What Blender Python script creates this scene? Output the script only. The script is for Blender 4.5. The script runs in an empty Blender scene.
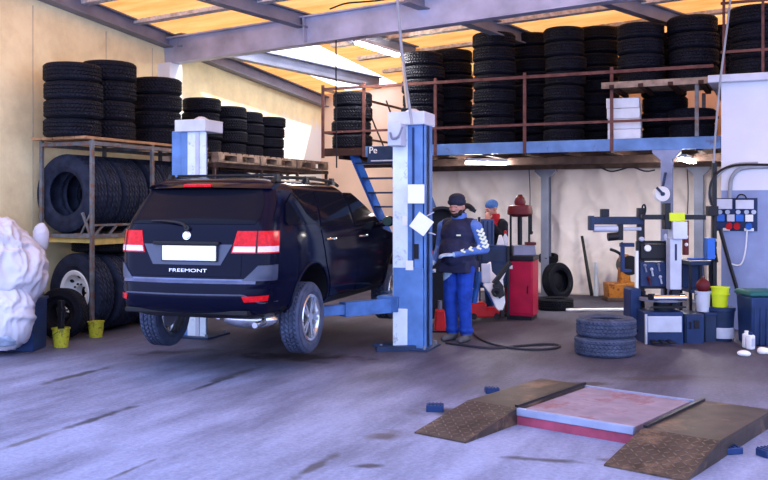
import bpy, bmesh, math, random
from mathutils import Vector, Matrix, noise
random.seed(7)
PI = math.pi
R = math.radians
C = bpy.context.scene.collection
# ---------------------------------------------------------------- camera geometry (building axes: x = right along mezzanine, y = into the hall)
F, HZ, CH = 900.0, 206.0, 1.65
TH = R(24.4)
UC = 8.93
cT, sT = math.cos(TH), math.sin(TH)


def P(x, y, D):
    X = (x - 384) * D / F
    return Vector((UC + cT * X - sT * D, sT * X + cT * D, CH - (y - HZ) * D / F))


def G(x, y, z=0.0):
    return P(x, y, F * (CH - z) / (y - HZ))


def V(x, y, v):
    return P(x, y, v / (sT * (x - 384) / F + cT))


def U(x, y, u):
    return P(x, y, (u - UC) / (cT * (x - 384) / F - sT))


def zroof(u, v):
    return 4.42 + .05 * u - .07 * (v - 11.7)


def ROOF(x, y, off):
    a = P(x, y, 1.0)
    o = Vector((UC, 0, CH))
    d = a - o
    f = lambda t: (o + d * t).z - (zroof((o + d * t).x, (o + d * t).y) - off)
    f0, f1 = f(0), f(1)
    return o + d * (-f0 / (f1 - f0))


# ---------------------------------------------------------------- materials
M = {}


def mat(key, col, rough=.6, metal=0., var=.15, vscale=6., bump=0., bscale=40., coat=0., spec=.25, emit=0., rust=None, rscale=5., ramt=.5):
    m = bpy.data.materials.new(key)
    m.use_nodes = True
    nt = m.node_tree
    b = nt.nodes['Principled BSDF']
    b.inputs['Roughness'].default_value = rough
    b.inputs['Metallic'].default_value = metal
    b.inputs['Specular IOR Level'].default_value = spec
    if coat:
        b.inputs['Coat Weight'].default_value = coat
        b.inputs['Coat Roughness'].default_value = .04
    tc = nt.nodes.new('ShaderNodeTexCoord')
    n = nt.nodes.new('ShaderNodeTexNoise')
    n.inputs['Scale'].default_value = vscale
    n.inputs['Detail'].default_value = 4
    nt.links.new(tc.outputs['Object'], n.inputs['Vector'])
    r = nt.nodes.new('ShaderNodeValToRGB')
    lo = [max(0, c * (1 - var)) for c in col]
    hi = [min(1, c * (1 + var)) for c in col]
    r.color_ramp.elements[0].position = .3
    r.color_ramp.elements[1].position = .7
    r.color_ramp.elements[0].color = (*lo, 1)
    r.color_ramp.elements[1].color = (*hi, 1)
    nt.links.new(n.outputs['Fac'], r.inputs['Fac'])
    out = r.outputs['Color']
    if rust:
        n2 = nt.nodes.new('ShaderNodeTexNoise')
        n2.inputs['Scale'].default_value = rscale
        n2.inputs['Detail'].default_value = 6
        n2.inputs['Roughness'].default_value = .7
        nt.links.new(tc.outputs['Object'], n2.inputs['Vector'])
        r2 = nt.nodes.new('ShaderNodeValToRGB')
        r2.color_ramp.elements[0].position = 1 - ramt - .06
        r2.color_ramp.elements[1].position = 1 - ramt + .06
        r2.color_ramp.elements[0].color = (0, 0, 0, 1)
        r2.color_ramp.elements[1].color = (1, 1, 1, 1)
        nt.links.new(n2.outputs['Fac'], r2.inputs['Fac'])
        mx = nt.nodes.new('ShaderNodeMix')
        mx.data_type = 'RGBA'
        nt.links.new(r2.outputs['Color'], mx.inputs['Factor'])
        nt.links.new(out, mx.inputs['A'])
        mx.inputs['B'].default_value = (*rust, 1)
        out = mx.outputs['Result']
    nt.links.new(out, b.inputs['Base Color'])
    if bump:
        nb = nt.nodes.new('ShaderNodeTexNoise')
        nb.inputs['Scale'].default_value = bscale
        nb.inputs['Detail'].default_value = 5
        nt.links.new(tc.outputs['Object'], nb.inputs['Vector'])
        bp = nt.nodes.new('ShaderNodeBump')
        bp.inputs['Strength'].default_value = bump
        bp.inputs['Distance'].default_value = .02
        nt.links.new(nb.outputs['Fac'], bp.inputs['Height'])
        nt.links.new(bp.outputs['Normal'], b.inputs['Normal'])
    if emit:
        b.inputs['Emission Color'].default_value = (*col, 1)
        b.inputs['Emission Strength'].default_value = emit
    M[key] = m
    return m


def nn(nt, typ, **kw):
    n = nt.nodes.new(typ)
    for k, v in kw.items():
        if k in ('operation', 'data_type', 'blend_type', 'wave_type', 'bands_direction'):
            setattr(n, k, v)
        else:
            n.inputs[k].default_value = v
    return n


# ---------------------------------------------------------------- mesh building
class MB:
    def __init__(self):
        self.v, self.f, self.m = [], [], []

    def add(self, vs, fs, m=0):
        o = len(self.v)
        self.v += [Vector(p) for p in vs]
        self.f += [[i + o for i in f] for f in fs]
        self.m += [m] * len(fs)
        return self

    def box(self, c, s, rot=None, m=0, top=None):
        """c centre, s full size, top = (sx, sy) scale of the upper face"""
        hx, hy, hz = s[0] / 2, s[1] / 2, s[2] / 2
        t = top or (1, 1)
        vs = [Vector((-hx, -hy, -hz)), Vector((hx, -hy, -hz)), Vector((hx, hy, -hz)), Vector((-hx, hy, -hz)),
              Vector((-hx * t[0], -hy * t[1], hz)), Vector((hx * t[0], -hy * t[1], hz)), Vector((hx * t[0], hy * t[1], hz)), Vector((-hx * t[0], hy * t[1], hz))]
        if rot is not None:
            rm = Matrix.Rotation(rot, 3, 'Z') if isinstance(rot, (int, float)) else rot
            vs = [rm @ p for p in vs]
        c = Vector(c)
        return self.add([p + c for p in vs], [[0, 3, 2, 1], [4, 5, 6, 7], [0, 1, 5, 4], [1, 2, 6, 5], [2, 3, 7, 6], [3, 0, 4, 7]], m)

    def b2(self, a, b, m=0):
        a, b = Vector(a), Vector(b)
        return self.box((a + b) / 2, [abs(q) for q in (b - a)], m=m)

    def beam(self, p0, p1, w, h, m=0, up=(0, 0, 1)):
        p0, p1 = Vector(p0), Vector(p1)
        d = p1 - p0
        y = d.normalized()
        x = y.cross(Vector(up)).normalized()
        z = x.cross(y)
        rm = Matrix((x, y, z)).transposed()
        return self.box((p0 + p1) / 2, (w, d.length, h), rm, m)

    def ibeam(self, p0, p1, w, h, t=.02, m=0):
        p0, p1 = Vector(p0), Vector(p1)
        y = (p1 - p0).normalized()
        x = y.cross(Vector((0, 0, 1))).normalized()
        z = x.cross(y)
        self.beam(p0 + z * (h / 2 - t / 2), p1 + z * (h / 2 - t / 2), w, t, m)
        self.beam(p0 - z * (h / 2 - t / 2), p1 - z * (h / 2 - t / 2), w, t, m)
        return self.beam(p0, p1, t, h - 2 * t, m)

    def cyl(self, p0, p1, r0, r1=None, seg=20, m=0, caps=True):
        p0, p1 = Vector(p0), Vector(p1)
        r1 = r0 if r1 is None else r1
        d = (p1 - p0).normalized()
        a = d.orthogonal().normalized()
        b = d.cross(a)
        vs, fs = [], []
        for i in range(seg):
            t = 2 * PI * i / seg
            k = a * math.cos(t) + b * math.sin(t)
            vs += [p0 + k * r0, p1 + k * r1]
        for i in range(seg):
            j = (i + 1) % seg
            fs.append([2 * i, 2 * j, 2 * j + 1, 2 * i + 1])
        if caps:
            fs.append([2 * i for i in range(seg)][::-1])
            fs.append([2 * i + 1 for i in range(seg)])
        return self.add(vs, fs, m)

    def tube(self, pts, r, seg=8, m=0, closed=False, smooth=0):
        pts = [Vector(p) for p in pts]
        for _ in range(smooth):
            q = []
            n = len(pts)
            for i in range(n if closed else n - 1):
                a, b = pts[i], pts[(i + 1) % n]
                q += [a * .75 + b * .25, a * .25 + b * .75]
            pts = q if closed else [pts[0]] + q + [pts[-1]]
        n = len(pts)
        vs, fs = [], []
        a = None
        for i in range(n):
            t = (pts[(i + 1) % n] - pts[i - 1]) if closed else (pts[min(i + 1, n - 1)] - pts[max(i - 1, 0)])
            t.normalize()
            if a is None:
                a = t.orthogonal().normalized()
            a = (a - t * a.dot(t))
            if a.length < 1e-6:
                a = t.orthogonal()
            a.normalize()
            b = t.cross(a)
            if isinstance(r, (list, tuple)):
                fr = i / (n - 1) * (len(r) - 1)
                k0 = min(int(fr), len(r) - 2)
                rr = r[k0] + (r[k0 + 1] - r[k0]) * (fr - k0)
            else:
                rr = r
            for k in range(seg):
                an = 2 * PI * k / seg
                vs.append(pts[i] + (a * math.cos(an) + b * math.sin(an)) * rr)
        for i in range(n if closed else n - 1):
            j = (i + 1) % n
            for k in range(seg):
                l = (k + 1) % seg
                fs.append([i * seg + k, i * seg + l, j * seg + l, j * seg + k])
        if not closed:
            fs.append(list(range(seg))[::-1])
            fs.append([(n - 1) * seg + k for k in range(seg)])
        return self.add(vs, fs, m)

    def lathe(self, prof, o=(0, 0, 0), ax=(0, 0, 1), seg=32, m=0, closed=False, ms=None):
        """prof: (r, h) pairs round an axis"""
        o, d = Vector(o), Vector(ax).normalized()
        a = d.orthogonal().normalized()
        b = d.cross(a)
        n = len(prof)
        vs, fs = [], []
        for i in range(seg):
            t = 2 * PI * i / seg
            k = a * math.cos(t) + b * math.sin(t)
            vs += [o + k * r + d * h for r, h in prof]
        mm = []
        for i in range(seg):
            j = (i + 1) % seg
            for q in range(n if closed else n - 1):
                w = (q + 1) % n
                fs.append([i * n + q, j * n + q, j * n + w, i * n + w])
                mm.append(ms[q] if ms else m)
        if not closed:
            if prof[0][0] > 1e-5:
                fs.append([i * n for i in range(seg)][::-1]); mm.append(m)
            if prof[-1][0] > 1e-5:
                fs.append([i * n + n - 1 for i in range(seg)]); mm.append(m)
        s = len(self.m)
        self.add(vs, fs, m)
        self.m[s:] = mm
        return self

    def ball(self, c, r, rot=None, seg=16, rings=10, m=0):
        c = Vector(c)
        r = (r, r, r) if isinstance(r, (int, float)) else r
        vs, fs = [Vector((0, 0, -r[2]))], []
        for i in range(1, rings):
            a = PI * i / rings
            for k in range(seg):
                t = 2 * PI * k / seg
                vs.append(Vector((r[0] * math.sin(a) * math.cos(t), r[1] * math.sin(a) * math.sin(t), -r[2] * math.cos(a))))
        vs.append(Vector((0, 0, r[2])))
        for k in range(seg):
            l = (k + 1) % seg
            fs.append([0, 1 + l, 1 + k])
            for i in range(rings - 2):
                p, q = 1 + i * seg, 1 + (i + 1) * seg
                fs.append([p + k, p + l, q + l, q + k])
            p = 1 + (rings - 2) * seg
            fs.append([p + k, p + l, len(vs) - 1])
        if rot is not None:
            vs = [rot @ p for p in vs]
        return self.add([p + c for p in vs], fs, m)

    def prism(self, poly, o, ex, ey, depth, m=0):
        """polygon in the (ex, ey) plane at o, extruded by depth vector"""
        o, ex, ey, dp = Vector(o), Vector(ex), Vector(ey), Vector(depth)
        n = len(poly)
        a = [o + ex * x + ey * y for x, y in poly]
        vs = a + [p + dp for p in a]
        fs = [list(range(n))[::-1], [n + i for i in range(n)]]
        fs += [[i, (i + 1) % n, n + (i + 1) % n, n + i] for i in range(n)]
        return self.add(vs, fs, m)

    def capsule(self, p0, p1, r0, r1=None, seg=14):
        r1 = r0 if r1 is None else r1
        self.ball(p0, r0, seg=seg, rings=8)
        self.ball(p1, r1, seg=seg, rings=8)
        return self.cyl(p0, p1, r0, r1, seg)

    def mesh(self, name, mats, angle=35):
        me = bpy.data.meshes.new(name)
        me.from_pydata([tuple(p) for p in self.v], [], self.f)
        for k in mats:
            me.materials.append(M[k])
        me.polygons.foreach_set('material_index', self.m)
        bm = bmesh.new()
        bm.from_mesh(me)
        bmesh.ops.recalc_face_normals(bm, faces=bm.faces)
        bm.to_mesh(me)
        bm.free()
        if angle:
            me.polygons.foreach_set('use_smooth', [True] * len(me.polygons))
            me.set_sharp_from_angle(angle=R(angle))
        return me

    def build(self, name, mats, parent=None, bevel=0, angle=35, origin=None):
        if isinstance(mats, str):
            mats = [mats]
        if origin is not None:
            o = Vector(origin)
            self.v = [p - o for p in self.v]
        me = self.mesh(name, mats, angle)
        ob = bpy.data.objects.new(name, me)
        C.objects.link(ob)
        if origin is not None:
            ob.location = origin
        if parent is not None:
            ob.parent = parent
        if bevel:
            b = ob.modifiers.new('edge', 'BEVEL')
            b.width = bevel
            b.segments = 2
            b.limit_method = 'ANGLE'
            b.angle_limit = R(40)
        return ob


def tag(o, label, cat, group=None):
    o['label'] = label
    o['category'] = cat
    if group:
        o['group'] = group
    return o


def thing(name, label, cat, loc=(0, 0, 0), rz=0, group=None):
    o = bpy.data.objects.new(name, None)
    C.objects.link(o)
    o.location = loc
    o.rotation_euler = (0, 0, rz)
    o.empty_display_size = .1
    return tag(o, label, cat, group)


def struct(o):
    o['kind'] = 'structure'
    return o


def text_mesh(name, body, size, extrude, matkey, parent, loc, rot, align='CENTER'):
    cu = bpy.data.curves.new(name, 'FONT')
    cu.body = body
    cu.size = size
    cu.extrude = extrude
    cu.align_x = align
    cu.align_y = 'CENTER'
    tmp = bpy.data.objects.new(name + '_curve', cu)
    C.objects.link(tmp)
    dg = bpy.context.evaluated_depsgraph_get()
    me = bpy.data.meshes.new_from_object(tmp.evaluated_get(dg))
    C.objects.unlink(tmp)
    bpy.data.objects.remove(tmp)
    me.materials.clear()
    me.materials.append(M[matkey])
    o = bpy.data.objects.new(name, me)
    C.objects.link(o)
    o.parent = parent
    o.location = loc
    o.rotation_euler = rot
    return o


def evaluated_copy(ob):
    dg = bpy.context.evaluated_depsgraph_get()
    dg.update()
    me = bpy.data.meshes.new_from_object(ob.evaluated_get(dg))
    return me


ORD = ['topmost', 'second from the top', 'third from the top', 'fourth from the top', 'fifth from the top', 'sixth from the top', 'seventh from the top',
       'eighth from the top', 'ninth from the top', 'tenth from the top']
NTH = ['first', 'second', 'third', 'fourth', 'fifth', 'sixth', 'seventh', 'eighth', 'ninth', 'tenth']
# ================================================================ materials
mat('steel_grey', (.20, .21, .28), .5, .3, .2, 3, bump=.1)
mat('galv', (.42, .43, .55), .45, .35, .25, 2.5, bump=.1, bscale=12)
mat('col_grey', (.25, .28, .40), .5, .1, .2, 4)
mat('purlin', (.62, .58, .55), .8, 0, .35, 14, bump=.8, bscale=25)
mat('lift_blue', (.10, .22, .50), .35, 0, .2, 5, coat=.2)
mat('lift_white', (.72, .80, .86), .4, 0, .06, 8, rust=(.3, .35, .42), rscale=9, ramt=.36)
mat('cap_white', (.60, .63, .72), .5, 0, .1, 5)
mat('dark_blue', (.015, .035, .11), .4, 0, .3, 6)
mat('black_metal', (.008, .009, .014), .4, 0, .3, 8)
mat('black_plastic', (.010, .010, .013), .45, 0, .2, 8)
mat('rust_red', (.14, .055, .045), .7, 0, .35, 12)
mat('mezz_blue', (.13, .25, .50), .5, 0, .25, 4, rust=(.10, .05, .04), rscale=2.5, ramt=.36)
mat('dark_wood', (.055, .025, .018), .8, 0, .4, 8, bump=.2)
mat('yellow_wood', (.62, .44, .13), .7, 0, .2, 8)
mat('plank', (.40, .22, .11), .75, 0, .3, 9, bump=.3)
mat('pallet_wood', (.32, .23, .17), .85, 0, .35, 10, bump=.3)
mat('rack_steel', (.16, .17, .18), .65, .2, .3, 9, rust=(.20, .10, .06), rscale=11, ramt=.45)
mat('rubber_trim', (.012, .012, .014), .7)
mat('white', (.80, .80, .80), .6, 0, .05)
mat('paper', (.85, .85, .83), .7, 0, .03)
mat('foam', (.78, .78, .80), .8, 0, .08, 6, bump=.4, bscale=18)
mat('alloy', (.62, .64, .68), .22, .9, .05)
mat('chrome', (.80, .80, .82), .12, 1., .02)
mat('car_paint', (.003, .004, .015), .12, 0, .02, coat=.0, spec=.09)
mat('car_glass', (.007, .008, .014), .05, 0, 0, spec=.05)
mat('car_trim', (.008, .008, .010), .5)
mat('light_red', (.62, .006, .012), .2, 0, .25, 30, spec=.2)
mat('light_white', (.75, .60, .60), .15, 0, .1, 40, coat=.5)
mat('red', (.55, .015, .02), .45, 0, .15, 6)
mat('crimson', (.40, .006, .045), .4, 0, .2, 5, rust=(.12, .01, .03), rscale=4, ramt=.3)
mat('dark_red', (.11, .008, .012), .5, 0, .2, 8)
mat('yellow_bucket', (.55, .52, .03), .5, 0, .35, 16, rust=(.22, .20, .03), rscale=16, ramt=.47)
mat('lime', (.66, .78, .02), .45, 0, .05)
mat('orange', (.45, .16, .02), .5, 0, .4, 9, rust=(.12, .04, .02), rscale=9, ramt=.45)
mat('mid_blue', (.012, .032, .105), .5, 0, .25, 5)
mat('bright_blue', (.03, .14, .55), .45, 0, .15, 5)
mat('slate_blue', (.018, .035, .085), .5, 0, .3, 5)
mat('green_lid', (.01, .10, .10), .5)
mat('sack', (.56, .54, .60), .55, 0, .08, 4, bump=.35, bscale=9)
mat('clear_bag', (.30, .36, .48), .3, 0, .3, 9, bump=.5, bscale=14)
mat('skin', (.50, .25, .19), .55, 0, .08, 20)
mat('glove', (.42, .55, .72), .7, 0, .1, 20)
mat('vest', (.022, .024, .060), .85, 0, .3, 12, bump=.3)
mat('jacket', (.10, .19, .50), .8, 0, .25, 9, bump=.3)
mat('trousers', (.012, .055, .36), .8, 0, .3, 9, bump=.4)
mat('cap', (.020, .024, .045), .9, 0, .3, 20, bump=.4)
mat('beanie', (.07, .17, .42), .9, 0, .2, 25, bump=.4)
mat('black_cloth', (.010, .011, .020), .9, 0, .3, 12)
mat('red_cloth', (.45, .02, .03), .85, 0, .2, 12)
mat('tread_worn', (.13, .105, .095), .45, .4, .3, 6)
mat('shoe', (.10, .10, .11), .7, 0, .3, 12)
mat('hair', (.018, .014, .012), .8, 0, .3, 40)
mat('reflect', (.82, .85, .60), .5, 0, .1)
mat('ramp_steel', (.060, .042, .034), .5, .3, .45, 5, rust=(.18, .11, .07), rscale=3, ramt=.42)
mat('panel_pink', (.25, .19, .24), .6, 0, .2, 6, rust=(.22, .10, .12), rscale=3.2, ramt=.42)
mat('band_red', (.30, .05, .09), .6, 0, .3, 6)
mat('hose', (.03, .03, .04), .5)
mat('cable_grey', (.30, .32, .36), .5)
mat('rope', (.55, .42, .28), .8)
mat('lamp', (1., .95, .88), .5, 0, 0, emit=110.)
mat('light_grey', (.50, .53, .62), .5, 0, .1)
mat('rusty_dark', (.10, .06, .05), .7, .2, .4, 6)

# rubber: tread blocks come from a bump round the tyre's own axis
m = mat('rubber', (.0075, .0085, .015), .6, 0, .3, 8, spec=.12)
nt = m.node_tree
tc = [n for n in nt.nodes if n.type == 'TEX_COORD'][0]
sx = nn(nt, 'ShaderNodeSeparateXYZ')
nt.links.new(tc.outputs['Object'], sx.inputs[0])
at = nn(nt, 'ShaderNodeMath', operation='ARCTAN2')
nt.links.new(sx.outputs['Y'], at.inputs[0]); nt.links.new(sx.outputs['X'], at.inputs[1])
ml = nn(nt, 'ShaderNodeMath', operation='MULTIPLY'); ml.inputs[1].default_value = 44
nt.links.new(at.outputs[0], ml.inputs[0])
zz = nn(nt, 'ShaderNodeMath', operation='MULTIPLY'); zz.inputs[1].default_value = 95
nt.links.new(sx.outputs['Z'], zz.inputs[0])
zs = nn(nt, 'ShaderNodeMath', operation='SINE'); nt.links.new(zz.outputs[0], zs.inputs[0])
z2 = nn(nt, 'ShaderNodeMath', operation='MULTIPLY'); z2.inputs[1].default_value = 1.6
nt.links.new(zs.outputs[0], z2.inputs[0])
ad = nn(nt, 'ShaderNodeMath', operation='ADD'); nt.links.new(ml.outputs[0], ad.inputs[0]); nt.links.new(z2.outputs[0], ad.inputs[1])
sn = nn(nt, 'ShaderNodeMath', operation='SINE'); nt.links.new(ad.outputs[0], sn.inputs[0])
bp = nn(nt, 'ShaderNodeBump', Strength=.55, Distance=.012)
sz = nn(nt, 'ShaderNodeSeparateXYZ'); nt.links.new(tc.outputs['Normal'], sz.inputs[0])
ab = nn(nt, 'ShaderNodeMath', operation='ABSOLUTE'); nt.links.new(sz.outputs['Z'], ab.inputs[0])
lt = nn(nt, 'ShaderNodeMath', operation='LESS_THAN'); lt.inputs[1].default_value = .55; nt.links.new(ab.outputs[0], lt.inputs[0])
pm = nn(nt, 'ShaderNodeMath', operation='MULTIPLY'); nt.links.new(sn.outputs[0], pm.inputs[0]); nt.links.new(lt.outputs[0], pm.inputs[1])
nt.links.new(pm.outputs[0], bp.inputs['Height'])
nt.links.new(bp.outputs['Normal'], nt.nodes['Principled BSDF'].inputs['Normal'])


_src = M['rubber']
for k_, c_ in (('rubber_dusty', ((.038, .048, .085), (.075, .092, .15))), ('rubber_truck', ((.010, .013, .026), (.026, .033, .060)))):
    q_ = _src.copy(); q_.name = k_
    rr_ = [n for n in q_.node_tree.nodes if n.type == 'VALTORGB'][0]
    rr_.color_ramp.elements[0].color = (*c_[0], 1); rr_.color_ramp.elements[1].color = (*c_[1], 1)
    M[k_] = q_
mat('arm_blue', (.06, .15, .38), .5, 0, .3, 6)
mat('panel_blue', (.05, .085, .20), .5, 0, .2, 6)
mat('ledge_reflection', (.11, .14, .25), .3, .3, .2, 8)  # sky reflection on the bumper step put into its lighter blue colour
mat('corner_plastic', (.04, .05, .09), .35, 0, .1, 6, spec=.5)  # plastic lightened so its colour carries the reflections on it
mat('mirror_dark', (.04, .08, .07), .15, 0, .1)

# ---------------------------------------------------------------- floor: worn concrete with oil stains of their own shape
def floor_material():
    m = mat('floor', (.228, .24, .35), .62, 0, .10, 1.1, bump=.25, bscale=30)
    nt = m.node_tree
    b = nt.nodes['Principled BSDF']
    src = b.inputs['Base Color'].links[0].from_socket
    geo = nn(nt, 'ShaderNodeNewGeometry')
    # fine speckle + broad brushed patches stretched along the driving direction
    mp = nn(nt, 'ShaderNodeMapping'); mp.inputs['Scale'].default_value = (1.3, .32, 1); mp.inputs['Rotation'].default_value = (0, 0, R(6))
    nt.links.new(geo.outputs['Position'], mp.inputs['Vector'])
    n1 = nn(nt, 'ShaderNodeTexNoise', Scale=1.6, Detail=7., Roughness=.68); nt.links.new(mp.outputs[0], n1.inputs['Vector'])
    r1 = nn(nt, 'ShaderNodeValToRGB'); e = r1.color_ramp.elements
    e[0].position = .34; e[0].color = (.55, .53, .55, 1); e[1].position = .62; e[1].color = (1.12, 1.12, 1.14, 1)
    nt.links.new(n1.outputs['Fac'], r1.inputs['Fac'])
    mx = nn(nt, 'ShaderNodeMix', data_type='RGBA', blend_type='MULTIPLY'); mx.inputs['Factor'].default_value = 1
    nt.links.new(src, mx.inputs['A']); nt.links.new(r1.outputs['Color'], mx.inputs['B'])
    n3 = nn(nt, 'ShaderNodeTexNoise', Scale=28., Detail=6., Roughness=.75); nt.links.new(geo.outputs['Position'], n3.inputs['Vector'])
    r3 = nn(nt, 'ShaderNodeValToRGB'); e = r3.color_ramp.elements
    e[0].position = .3; e[0].color = (.72, .72, .74, 1); e[1].position = .62; e[1].color = (1.1, 1.1, 1.1, 1)
    nt.links.new(n3.outputs['Fac'], r3.inputs['Fac'])
    mx3 = nn(nt, 'ShaderNodeMix', data_type='RGBA', blend_type='MULTIPLY'); mx3.inputs['Factor'].default_value = 1
    nt.links.new(mx.outputs['Result'], mx3.inputs['A']); nt.links.new(r3.outputs['Color'], mx3.inputs['B'])
    out = mx3.outputs['Result']
    # light falloff into the hall put into the floor colour, with a grimy tint
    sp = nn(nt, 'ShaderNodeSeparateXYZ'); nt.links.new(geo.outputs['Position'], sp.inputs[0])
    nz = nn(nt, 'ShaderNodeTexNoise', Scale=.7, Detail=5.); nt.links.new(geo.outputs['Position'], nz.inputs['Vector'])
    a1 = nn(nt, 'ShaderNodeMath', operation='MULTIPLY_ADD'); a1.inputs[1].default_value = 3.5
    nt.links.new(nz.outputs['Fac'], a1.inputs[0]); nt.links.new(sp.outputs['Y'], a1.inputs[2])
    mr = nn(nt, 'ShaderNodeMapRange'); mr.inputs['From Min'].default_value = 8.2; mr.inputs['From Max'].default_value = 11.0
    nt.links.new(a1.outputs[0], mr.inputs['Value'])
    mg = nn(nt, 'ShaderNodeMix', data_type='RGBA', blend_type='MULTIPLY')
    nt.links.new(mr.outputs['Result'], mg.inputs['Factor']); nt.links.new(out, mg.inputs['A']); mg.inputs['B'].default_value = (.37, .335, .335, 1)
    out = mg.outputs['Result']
    # individual oil stains: (pixel of its centre on the floor, half length along x / y of the world, turn)
    stains = [((300, 357), .75, .34, -12, (.006, .006, .012)), ((214, 383), .42, .05, 68, (.012, .011, .018)), ((236, 374), .55, .09, 66, (.05, .045, .05)),
              ((98, 418), .55, .055, 68, (.03, .028, .034)), ((175, 352), .5, .2, 20, (.03, .03, .04)), ((545, 460), .34, .055, -14, (.05, .045, .05)),
              ((640, 462), .30, .06, -14, (.06, .05, .05)), ((388, 436), .22, .16, 10, (.07, .055, .055)), ((365, 466), .12, .05, 0, (.03, .025, .03)),
              ((312, 468), .4, .05, 66, (.05, .045, .05)), ((82, 374), .7, .07, 68, (.05, .045, .05)), ((590, 384), .35, .12, 0, (.04, .03, .03)),
              ((660, 378), .5, .15, 10, (.05, .04, .045)), ((470, 385), .5, .08, 60, (.10, .09, .11)), ((130, 470), .3, .03, 68, (.06, .055, .06)),
              ((30, 440), .5, .05, 68, (.09, .085, .10)), ((470, 412), .5, .2, 0, (.05, .045, .045))]
    nw = nn(nt, 'ShaderNodeTexNoise', Scale=4.5, Detail=5.); nt.links.new(geo.outputs['Position'], nw.inputs['Vector'])
    for (px, hx, hy, rot, col) in stains:
        c = G(*px)
        m2 = nn(nt, 'ShaderNodeMapping'); m2.vector_type = 'TEXTURE'
        m2.inputs['Location'].default_value = c; m2.inputs['Rotation'].default_value = (0, 0, R(rot) + TH); m2.inputs['Scale'].default_value = (hx, hy, 1)
        nt.links.new(geo.outputs['Position'], m2.inputs['Vector'])
        ln = nn(nt, 'ShaderNodeVectorMath', operation='LENGTH'); nt.links.new(m2.outputs[0], ln.inputs[0])
        aa = nn(nt, 'ShaderNodeMath', operation='MULTIPLY_ADD'); aa.inputs[1].default_value = 2.2
        nt.links.new(nw.outputs['Fac'], aa.inputs[0]); nt.links.new(ln.outputs['Value'], aa.inputs[2])
        mr = nn(nt, 'ShaderNodeMapRange'); mr.inputs['From Min'].default_value = 1.45; mr.inputs['From Max'].default_value = 2.15
        mr.inputs['To Min'].default_value = .85; mr.inputs['To Max'].default_value = 0
        nt.links.new(aa.outputs[0], mr.inputs['Value'])
        ms = nn(nt, 'ShaderNodeMix', data_type='RGBA')
        nt.links.new(mr.outputs['Result'], ms.inputs['Factor']); nt.links.new(out, ms.inputs['A']); ms.inputs['B'].default_value = (*col, 1)
        out = ms.outputs['Result']
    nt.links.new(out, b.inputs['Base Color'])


floor_material()


def wall_material():
    m = mat('wall_cream', (.93, .78, .45), .85, 0, .07, 1.5, bump=.05, bscale=25)
    nt = m.node_tree
    b = nt.nodes['Principled BSDF']
    src = b.inputs['Base Color'].links[0].from_socket
    geo = nn(nt, 'ShaderNodeNewGeometry')
    sp = nn(nt, 'ShaderNodeSeparateXYZ'); nt.links.new(geo.outputs['Position'], sp.inputs[0])
    # rough stained plaster
    n0 = nn(nt, 'ShaderNodeTexNoise', Scale=2.2, Detail=8., Roughness=.7); nt.links.new(geo.outputs['Position'], n0.inputs['Vector'])
    r0 = nn(nt, 'ShaderNodeValToRGB'); e = r0.color_ramp.elements
    e[0].position = .30; e[0].color = (.86, .83, .78, 1); e[1].position = .6; e[1].color = (1.06, 1.06, 1.05, 1)
    nt.links.new(n0.outputs['Fac'], r0.inputs['Fac'])
    m0 = nn(nt, 'ShaderNodeMix', data_type='RGBA', blend_type='MULTIPLY'); m0.inputs['Factor'].default_value = 1
    nt.links.new(src, m0.inputs['A']); nt.links.new(r0.outputs['Color'], m0.inputs['B'])
    # bright daylight on the far bay's lower wall put into colour, ragged upper edge
    mp = nn(nt, 'ShaderNodeMapping'); mp.inputs['Scale'].default_value = (1, 3.2, .5); nt.links.new(geo.outputs['Position'], mp.inputs['Vector'])
    n1 = nn(nt, 'ShaderNodeTexNoise', Scale=2.2, Detail=6.); nt.links.new(mp.outputs[0], n1.inputs['Vector'])
    h = nn(nt, 'ShaderNodeMath', operation='MULTIPLY_ADD'); h.inputs[1].default_value = -.75
    nt.links.new(n1.outputs['Fac'], h.inputs[0]); nt.links.new(sp.outputs['Z'], h.inputs[2])
    lo = nn(nt, 'ShaderNodeMapRange'); lo.inputs['From Min'].default_value = 2.85; lo.inputs['From Max'].default_value = 3.10
    lo.inputs['To Min'].default_value = 1; lo.inputs['To Max'].default_value = 0
    nt.links.new(h.outputs[0], lo.inputs['Value'])
    fb = nn(nt, 'ShaderNodeMapRange'); fb.inputs['From Min'].default_value = 11.9; fb.inputs['From Max'].default_value = 12.3
    nt.links.new(sp.outputs['Y'], fb.inputs['Value'])
    mu = nn(nt, 'ShaderNodeMath', operation='MULTIPLY'); nt.links.new(lo.outputs['Result'], mu.inputs[0]); nt.links.new(fb.outputs['Result'], mu.inputs[1])
    m1 = nn(nt, 'ShaderNodeMix', data_type='RGBA'); nt.links.new(mu.outputs[0], m1.inputs['Factor']); nt.links.new(m0.outputs['Result'], m1.inputs['A'])
    m1.inputs['B'].default_value = (.86, .84, .80, 1)
    # panel joints
    nt.links.new(m1.outputs['Result'], b.inputs['Base Color'])


wall_material()
mat('wall_peach', (.84, .60, .44), .85, 0, .08, 1.6, bump=.1)
mat('wall_white', (.74, .75, .80), .7, 0, .04, 2)
mat('wall_bluegrey', (.27, .33, .52), .75, 0, .14, 3, bump=.15)
mat('joint', (.62, .52, .34), .9)


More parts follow.
